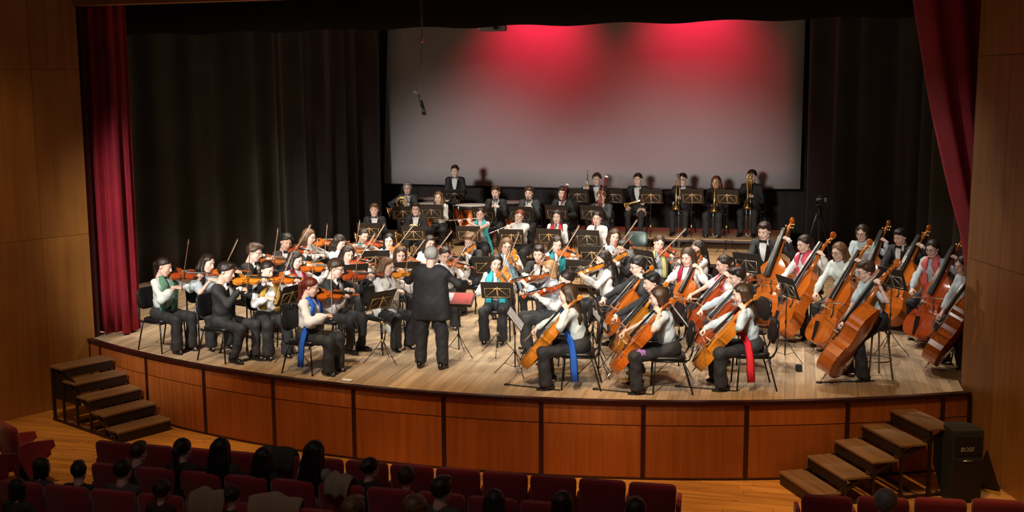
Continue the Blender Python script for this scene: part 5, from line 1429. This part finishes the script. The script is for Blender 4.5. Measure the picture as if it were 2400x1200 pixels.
obj('cover', MB().box((0, .008, 0), (.44, .008, .30)).mesh('cover', mat('score_red', (.55, .02, .02), .5)), sc); obj('pages', MB().box((.15, .014, .03), (.13, .008, .20)).mesh('pages', M_PAPER), sc)

# ---- timpani
TIMP = Kit('timpano', 'drum')
TIMP.add('bowl', MB().lathe([(0, .22), (.10, .23), (.22, .30), (.31, .44), (.335, .60), (.335, .70)], 28).mesh('bowl', M_COPPER))
TIMP.add('drum_head', MB().lathe([(.335, .735), (.32, .745), (0, .745)], 28).mesh('drum_head', M_DHEAD))
TIMP.add('hoop', MB().lathe([(.325, .69), (.35, .69), (.355, .71), (.35, .74), (.335, .75), (.325, .74)], 28).mesh('hoop', M_BLACKP))
for i in range(6):
    a = R(60*i); TIMP.add('tension_rod', MB().tube([(.365*math.cos(a), .365*math.sin(a), .74), (.365*math.cos(a), .365*math.sin(a), .52), (.30*math.cos(a), .30*math.sin(a), .30)], .009, 6).mesh('tension_rod', M_SILVER))
TIMP.add('base', MB().tube([(0, 0, .23), (0, 0, .03)], .03, 8).tube([(-.3, -.2, .02), (.3, -.2, .02)], .018, 6).tube([(-.3, -.2, .02), (0, .3, .02)], .018, 6).tube([(.3, -.2, .02), (0, .3, .02)], .018, 6).mesh('base', M_BLKMET))
TS = Matrix.Scale(1.24, 4)
TIMP.place(T(-2.72, 16.92, .4) @ TS, 'copper timpano beside the first clarinettist', 'timpani')
TIMP.place(T(-3.78, 16.98, .4) @ TS, 'copper timpano behind the woman horn player', 'timpani')
TIMP.place(T(-4.12, 18.3, .4, R(30)) @ TS, 'copper timpano behind the grey-suited horn player', 'timpani')
TIMP.place(T(-2.0, 17.75, .4, R(20)) @ TS, 'copper timpano behind the first clarinettist', 'timpani')
st = stand_kit(M_NICKEL, 1.12, -40, M_BLKMET); st.place(T(-3.25, 17.30, .4, R(4)), 'black stand in front of the standing timpanist', 'music stands')

# ================================================================== STAIRS, LOUDSPEAKER, HALL
M_DKWOOD = mat('dark_stair_paint', (.020, .010, .008), .5)
def stairs(top, d, n, label, side_panel):
    """five treads descending from top along d; n points along the tread towards the stage"""
    d = Vector((*d, 0)).normalized(); n = Vector((-d.y, d.x, 0)); out = -1 if side_panel else 1
    m0 = frame((top[0], top[1], FLOOR), d, n, (0, 0, 1))
    root = empty('stage_stairs', m0); tag(root, label, 'stairs', 'wooden stage stairs')
    run, rise, wd, dp = .385, .178, .92, .34
    for i in range(5):
        z = 1.065-rise*(i+1); x = run*i
        obj('tread', MB().box((x, 0, z-.016), (dp+.02, wd, .032), bev=.004).mesh('tread', M_TREAD), root)
        obj('step_riser', MB().box((x+dp/2-.01, 0, z-.032-.065), (.018, wd-.04, .13)).mesh('step_riser', M_DKWOOD), root)
        for sy in (-1, 1):
            obj('post', MB().box((x+dp/2-.03, sy*(wd/2-.04), (z-.032)/2), (.035, .035, z-.034)).mesh('post', M_DKWOOD), root)
    for sy in (-1, 1):
        for (px, h) in ((-dp/2+.02, 1.065-rise-.034),): obj('post', MB().box((px, sy*(wd/2-.04), h/2), (.04, .04, h)).mesh('post', M_DKWOOD), root)
        a = math.atan2(rise, run); L = math.hypot(run*4+.1, rise*4)
        obj('stringer', MB().box((run*2, sy*(wd/2-.045), 1.065-rise*3-.10), (L, .03, .06), Matrix.Rotation(a, 3, 'Y')).mesh('stringer', M_DKWOOD), root)
        obj('base_rail', MB().box((run*2-.02, sy*(wd/2-.04), .02), (run*4+.36, .035, .035)).mesh('base_rail', M_DKWOOD), root)
    for x in (.25, .75, 1.25): obj('cross_rail', MB().box((x, 0, .02), (.03, wd-.1, .03)).mesh('cross_rail', M_TREAD), root)
    if side_panel:
        obj('side_panel', MB().prism([(-dp/2+.06, .36), (-dp/2+.06, .84), (run*.62, .84), (run*1.6, .66), (run*1.6, .36)], .012, frame((0, out*(wd/2-.06), 0), (1, 0, 0), (0, 0, 1), (0, -1, 0))).mesh('side_panel', M_BLACKP), root)
    else:
        obj('side_panel', MB().prism([(-dp/2+.0, .02), (-dp/2+.0, .80), (-dp/2+.26, .80), (-dp/2+.26, .45), (-dp/2+.12, .02)], .012, frame((0, out*(wd/2-.03), 0), (1, 0, 0), (0, 0, 1), (0, -1, 0))).mesh('side_panel', M_BLACKP), root)
stairs((-6.34, 6.72), (.9, -.435), (.435, .9), 'dark wooden steps leading up to the stage beside the red curtain', True)
stairs((6.08, 6.50), (-.88, -.47), (-.47, .88), 'dark wooden steps leading up to the stage beside the loudspeaker', False)
sp = empty('loudspeaker', T(6.52, 6.10, FLOOR, R(18))); tag(sp, 'tall black loudspeaker standing behind the steps by the wood wall', 'speaker')
M_SPK = mat('speaker_carpet', (.022, .026, .028), .7, bump=.3, bscale=300)
obj('cabinet', MB().prism([(-.19, -.18), (.19, -.18), (.19, .10), (.12, .22), (-.12, .22), (-.19, .10)], .92).mesh('cabinet', M_SPK), sp)
gr = obj('grille', MB().box((0, -.188, .30), (.34, .014, .52), bev=.004).mesh('grille', M_BLACKP), sp)
obj('horn_panel', MB().box((0, -.187, .74), (.34, .012, .24), bev=.004).mesh('horn_panel', M_BLACKP), sp)
obj('handle_bar', MB().tube([(-.07, -.197, .545), (.07, -.197, .545)], .009, 8).mesh('handle_bar', M_SILVER), sp)
cu = bpy.data.curves.new('logo', 'FONT'); cu.body = 'BOSE'; cu.size = .072; cu.extrude = .002; cu.shear = .25; cu.align_x = 'CENTER'
lo = bpy.data.objects.new('logo_lettering', cu); COL.objects.link(lo)
dg = bpy.context.evaluated_depsgraph_get(); lme = bpy.data.meshes.new_from_object(lo.evaluated_get(dg)); bpy.data.objects.remove(lo)
lme.materials.clear(); lme.materials.append(mat('logo_silver', (.38, .38, .40), .4))
obj('logo_lettering', lme, sp, Matrix.Translation((-.02, -.195, .665)) @ Matrix.Rotation(R(90), 4, 'X'))
tr = empty('wall_fin', T(6.90, 6.55, FLOOR, R(-20))); tag(tr, 'black triangular fin standing against the wood wall', 'fin')
obj('fin_plate', MB().prism([(-.17, 0), (.17, 0), (-.01, .52)], .02, frame((0, 0, 0), (1, 0, 0), (0, 0, 1), (0, -1, 0))).mesh('fin_plate', M_DKWOOD), tr)
obj('fin_foot', MB().box((0, .05, .01), (.30, .14, .02)).mesh('fin_foot', M_BLKMET), tr)

# theatre seats
SEAT = Kit('theatre_seat', 'theatre seat')   # sitter faces -y
rows = []
for (z, w, y0, y1) in ((.30, .215, .17, .24), (.36, .235, .16, .255), (.60, .25, .175, .275), (.78, .258, .195, .295), (.825, .25, .20, .295), (.845, .225, .215, .285)):
    rows.append([Vector((-w, y0+.02, z)), Vector((-w*.9, y0, z)), Vector((w*.9, y0, z)), Vector((w, y0+.02, z)), Vector((w, y1-.02, z)), Vector((w*.9, y1, z)), Vector((-w*.9, y1, z)), Vector((-w, y1-.02, z))])
m = MB(); m.grid(rows, closed=True); n0 = len(m.v)-8; m.f.append(tuple(range(n0, n0+8))); m.m.append(0); m.sm.append(False); m.f.append((7, 6, 5, 4, 3, 2, 1, 0)); m.m.append(0); m.sm.append(False)
SEAT.add('backrest', m.mesh('backrest', M_SEAT))
SEAT.add('cushion', pad(.46, .44, .12, Matrix.Translation((0, -.03, .40)), .06).mesh('cushion', M_SEAT))
for sx in (-1, 1):
    SEAT.add('armrest', MB().prism([(-.26, .50), (-.24, .59), (.10, .63), (.22, .60), (.22, .40), (.05, .02), (-.05, .02), (-.12, .42)], .045, frame((sx*.275-.0225, 0, 0), (0, 1, 0), (0, 0, 1), (1, 0, 0))).mesh('armrest', M_SEAT))
SEAT.add('pedestal', MB().box((0, .05, .16), (.10, .18, .32), bev=.01).mesh('pedestal', M_BLKMET))
ORD = ('first', 'second', 'third', 'fourth', 'fifth', 'sixth', 'seventh', 'eighth', 'ninth', 'tenth', 'eleventh', 'twelfth', 'thirteenth', 'fourteenth')
def seat(x, y, row, label, az=180): SEAT.place(T(x, y, FLOOR+.075*row, R(az)), label, 'red theatre seats')
for i in range(13): seat(-3.55+.548*i, 3.53+.012*(i*.548-3.5), 0, f'red theatre seat in the front row, {ORD[i]} from the aisle by the red curtain', 180+1.2*(i-6)*.4)
for i in range(10): seat(-2.98+.56*i, 2.53, 1, f'red theatre seat in the second row, {ORD[i]} from the red curtain side')
for i in range(14): seat(-4.05+.56*i, 1.58, 2, f'red theatre seat in the third row, {ORD[i]} from the red curtain side')
for i in range(4): seat(4.84+.57*i, 3.62+.10*i, 0, f'red theatre seat in the front row beyond the aisle, {ORD[i]} from the aisle', 184)
for i in range(4): seat(4.70+.57*i, 2.72+.08*i, 1, f'red theatre seat in the second row beyond the aisle, {ORD[i]} from the aisle', 184)
seat(-5.25, 3.80, 0, 'red theatre seat turned aside in the corner by the wood wall', 150)
seat(-5.2, 3.0, 1, 'red theatre seat turned aside in the corner, nearer the camera', 150)

# audience
AUD = [  # x, y, z of head, label, sex, top, hair
    (-2.70, 2.40, -.02, 'audience member with short brown hair beside the lowest step', 'm', (.06, .03, .03), ('short', 'brown')),
    (-2.13, 2.40, .06, 'audience member with a high dark ponytail turning aside', 'f', (.05, .03, .035), ('pony', 'black')),
    (-1.66, 2.42, .09, 'audience member with long black hair and a grey scarf', 'f', (.06, .06, .065), ('long', 'black')),
    (-1.14, 2.42, .03, 'audience member with very long dark hair before the first divider', 'f', (.03, .03, .035), ('long', 'black')),
    (-.54, 2.45, .13, 'tall audience member with long dark hair and a cream top', 'f', (.34, .28, .22), ('long', 'black')),
    (.10, 2.45, .0, 'audience member with a small dark bun before the stage front', 'f', (.03, .025, .025), ('bun', 'black')),
    (.52, 2.42, -.06, 'audience member with curly brown hair beside the bun', 'f', (.04, .03, .03), ('curly', 'brown')),
    (-3.42, 1.62, .0, 'audience child looking sideways at the outer end', 'f', (.10, .07, .08), ('bob', 'dark')),
    (-2.96, 1.62, -.01, 'audience child with round dark hair beside the outer child', 'm', (.03, .03, .035), ('short', 'black')),
    (-2.40, 1.60, .05, 'audience member in a grey hooded coat', 'm', (.11, .10, .09), ('tousled', 'black')),
    (-1.77, 1.32, -.02, 'audience member with a patterned red headscarf', 'f', (.05, .02, .03), ('curly', 'dark')),
    (-.99, 1.35, -.02, 'audience member bending forward beside the beige coat', 'f', (.06, .04, .035), ('bun', 'black')),
    (1.20, 1.50, .18, 'short-haired audience member looking straight at the stage', 'm', (.07, .07, .065), ('short', 'dark')),
    (1.73, 1.50, .11, 'audience member with long hair behind the middle seats', 'f', (.04, .03, .03), ('long', 'dark')),
    (2.39, 1.55, .13, 'audience member with round dark hair behind the last front seats', 'f', (.03, .03, .03), ('bob', 'dark')),
    (3.08, 1.60, .10, 'audience member with a pale collar at the aisle end', 'm', (.16, .16, .17), ('tousled', 'dark')),
    (5.37, 2.50, .06, 'audience member with curly grey hair beyond the aisle', 'f', (.05, .05, .05), ('curly', 'silver')),
    (.63, .60, .24, 'blonde audience member at the bottom edge', 'f', (.05, .04, .04), ('tousled', 'light')),
    (1.21, .62, .29, 'greying audience member at the bottom edge', 'm', (.07, .06, .05), ('curly', 'light')),
    (-3.21, .92, .02, 'audience member in a speckled dark coat in the corner', 'f', (.05, .06, .05), ('bob', 'black')),
]
for (x, y, z, lb, sx, tp, hr) in AUD:
    base = FLOOR+(.075 if y > 2 else .15 if y > 1 else .2)
    build_person(lb, (x, y), base, z-base, 180+random.uniform(-12, 12), sx, tp, hr, lean=.05, look_=(random.uniform(-.3, .3), .1, 0), group='audience', vox=.03, bottom=M_TROU, sink=.11)
def coat(loc, rz, w, h, c, label, seed, name='coat', cat='coat', k=1.):
    rows = []
    for i in range(15):
        t = i/14; row = []
        for j in range(25):
            u = -1+2*j/24
            yy = .11*k*math.cos(math.pi*t); zz = .07*k*math.sin(math.pi*t)-h*abs(2*t-1)**1.4*(1-.25*u*u)
            fold = .012*k*math.sin(u*5+t*2+seed)+.006*math.sin(u*8-t*2+2*seed)
            row.append(Vector((u*w/2*(1-.10*abs(2*t-1)), yy+fold, zz+fold*.8-.05*k*abs(u)**3)))
        rows.append(row)
    o = obj(name, MB().grid(rows).mesh(name, mat('coat_'+str(seed), c, .85, bump=.2, bscale=12))); o.matrix_world = T(*loc, rz); tag(o, label, cat)
    md = o.modifiers.new('thickness', 'SOLIDIFY'); md.thickness = .015*k
coat((-.50, 1.34, -.02), 0, .58, .26, (.42, .29, .19), 'beige coat draped over a seat back beside the bending spectator', 1)
coat((-1.25, 1.34, -.03), .1, .40, .2, (.34, .27, .18), 'crumpled cream coat on a seat back by the headscarf', 2)
coat((-.20, 2.3, -.10), -.1, .30, .16, (.40, .32, .22), 'cream jacket over the seat of the tall spectator', 3)
coat((-1.38, 3.29, -.20), .0, .46, .2, (.07, .07, .06), 'dark grey coat draped over a front row seat', 4)

# ================================================================== SMALL THINGS ON AND OVER THE STAGE
vc = empty('video_camera', T(4.92, 15.0, 0, R(-8))); tag(vc, 'black video camera on a tall tripod before the side curtain', 'camera')
for i in range(3):
    a = R(90+120*i); d = Vector((math.cos(a), math.sin(a), 0))
    obj('tripod_leg', MB().tube([Vector((0, 0, 1.48))+d*.05, Vector((0, 0, .75))+d*.26, Vector((0, 0, 0.01))+d*.46], [.016, .014, .011], 7).tube([Vector((0, 0, 1.48))+d*.05+Vector((-d.y, d.x, 0))*.03, Vector((0, 0, .75))+d*.26+Vector((-d.y, d.x, 0))*.02], .008, 6).mesh('tripod_leg', M_BLKMET), vc)
obj('tripod_head', MB().lathe([(0, 1.46), (.06, 1.46), (.065, 1.52), (.04, 1.56), (.05, 1.60), (.05, 1.64), (0, 1.65)], 14).tube([(.03, 0, 1.6), (.16, .22, 1.46)], .008, 6).mesh('tripod_head', M_BLKMET), vc)
obj('camera_body', MB().box((0, .0, 1.73), (.13, .24, .14), bev=.015).box((0, .05, 1.82), (.05, .18, .03), bev=.006).mesh('camera_body', M_BLACKP), vc)
obj('lens', MB().lathe([(0, .12), (.045, .12), (.05, .20), (.055, .24), (.04, .24), (.03, .22), (0, .21)], 16, frame((0, 0, 1.73), (1, 0, 0), (0, 0, 1), (0, -1, 0))).mesh('lens', M_EBONY), vc)
obj('monitor', MB().box((.11, .03, 1.76), (.012, .11, .08), Matrix.Rotation(R(30), 3, 'Z'), bev=.004).mesh('monitor', mat('monitor_grey', (.2, .22, .22), .2)), vc)
mic = empty('hanging_microphone', T(-1.21, 8.5, 3.72)); tag(mic, 'black stereo microphone hanging on a long cable over the stage', 'microphone')
obj('cable', MB().tube([(.03, 0, 2.8), (.02, 0, 1.6), (.03, .0, 1.15), (.0, 0, .6), (-.01, 0, .2)], .006, 6).tube([(.045, 0, 2.8), (.05, 0, 1.5), (.01, 0, .25)], .004, 5).mesh('cable', mat('grey_cable', (.25, .25, .25), .5)), mic)
obj('clip', MB().box((.03, 0, 1.06), (.03, .03, .08), bev=.006).box((-.08, 0, .28), (.05, .03, .05), bev=.006).mesh('clip', M_SILVER), mic)
obj('bracket', MB().tube([(-.02, 0, .22), (-.04, 0, .16), (0, -.02, .10), (.02, -.02, .05)], .012, 7).mesh('bracket', M_BLKMET), mic)
for sx in (-1, 1): obj('capsule', MB().tube([(.0+sx*.012, -.01*sx, .13), (.05+sx*.014, -.06, .0), (.085+sx*.014, -.10, -.085)], [.017, .020, .018], 10).mesh('capsule', M_EBONY), mic)
pj = empty('projector', T(-1.71, 15.0, 5.24)); tag(pj, 'grey projector hanging from above before the screen', 'projector')
obj('housing', MB().box((0, 0, 0), (.52, .40, .13), bev=.02).mesh('housing', mat('projector_grey', (.10, .09, .085), .5)), pj)
obj('lens', MB().lathe([(0, 0), (.05, 0), (.05, .05), (.035, .06), (0, .05)], 14, frame((.12, -.2, 0), (1, 0, 0), (0, 0, 1), (0, -1, 0))).mesh('lens', M_EBONY), pj)
obj('mount', MB().tube([(0, 0, .06), (0, 0, 2.6)], .03, 8).box((0, 0, .09), (.2, .2, .03)).mesh('mount', M_BLKMET), pj)
ph = empty('tissue_packet', T(-1.53, 5.92, .003, R(-8))); tag(ph, 'small white packet lying at the stage edge', 'packet')
obj('wrapper', MB().box((0, 0, .012), (.15, .07, .024), bev=.008).mesh('wrapper', M_PAPER), ph); obj('flap', MB().box((-.085, 0, .008), (.04, .05, .006)).mesh('flap', mat('packet_blue', (.2, .25, .35), .4)), ph)
cb = empty('floor_box', T(4.57, 7.93, 0, R(6))); tag(cb, 'small black box on the floor beneath the bass stand', 'box')
obj('case', MB().box((0, 0, .045), (.09, .09, .09), bev=.012).mesh('case', M_BLACKP), cb); obj('lid', MB().box((0, 0, .093), (.08, .08, .008), bev=.002).mesh('lid', M_SPK), cb)
bd = empty('dried_bouquet', T(-3.72, 8.02, 0, R(20))); tag(bd, 'bunch of dried brown flowers under the mustard-scarf violinist\'s chair', 'bouquet')
rr = random.Random(5); M_DRY = mat('dried_stalk', (.16, .075, .03), .8)
for i in range(16):
    a = rr.uniform(0, 6.28); l = rr.uniform(.14, .26); t = Vector((math.cos(a)*rr.uniform(.05, .17), math.sin(a)*rr.uniform(.05, .17), l))
    s_ = obj('stalk', MB().tube([(0, 0, .0), t*.5+Vector((0, 0, .02)), t], .004, 4).mesh('stalk', M_DRY), bd)
    obj('flower', MB().lathe([(0, -.02), (.022, -.008), (.026, .006), (.012, .02), (0, .022)], 7, Matrix.Translation(t)).mesh('flower', mat('dried_flower', (.13, .05, .02), .9)), s_)
def knee(who, sd): return CAST[who]['root'] @ (CAST[who]['kn'][sd]+Vector((0, .07, .066)))
coat(knee('middle front cellist in pale blue shirt', 'L'), R(12), .13, .05, (.32, .16, .48), 'small purple cloth on the knee of the middle front cellist', 21, 'folded_cloth', 'cloth', .32)
coat(knee('young cornettist with the dark fringe', 'L'), R(-10), .17, .13, (.55, .38, .24), 'beige cloth hanging over the knee of the cornettist', 22, 'polishing_cloth', 'cloth', .7)
def strap(a, b, label):
    a, b = Vector((*a, 0)), Vector((*b, 0)); d = b-a; o = empty('endpin_anchor', T(a.x, a.y, 0, math.atan2(d.y, d.x))); tag(o, label, 'endpin anchor', 'endpin anchors')
    obj('bar', MB().box((d.length/2, 0, .008), (d.length, .028, .012), bev=.003).mesh('bar', M_BLKMET), o); obj('cup', MB().lathe([(0, .0), (.04, 0), (.04, .014), (.02, .022), (0, .018)], 14).mesh('cup', M_BLKMET), o)
for who, lb, e, c in (('front cellist in the blue scarf', 'blue-scarf cellist', (.03, -.90, 0), (.24, -.22, 0)), ('middle front cellist in pale blue shirt', 'middle front cellist', (.03, -.90, 0), (.24, -.22, 0)),
                      ('front cellist in the red scarf', 'red-scarf cellist', (.03, -.90, 0), (.24, -.22, 0)), ('front bassist in short sleeves', 'front bassist', (.12, -.82, 0), (.20, -.10, 0))):
    m = CAST[who]['root']; a_, b_ = m @ Vector(e), m @ Vector(c)
    strap((a_.x, a_.y), (b_.x, b_.y), 'black endpin anchor in front of the '+lb)
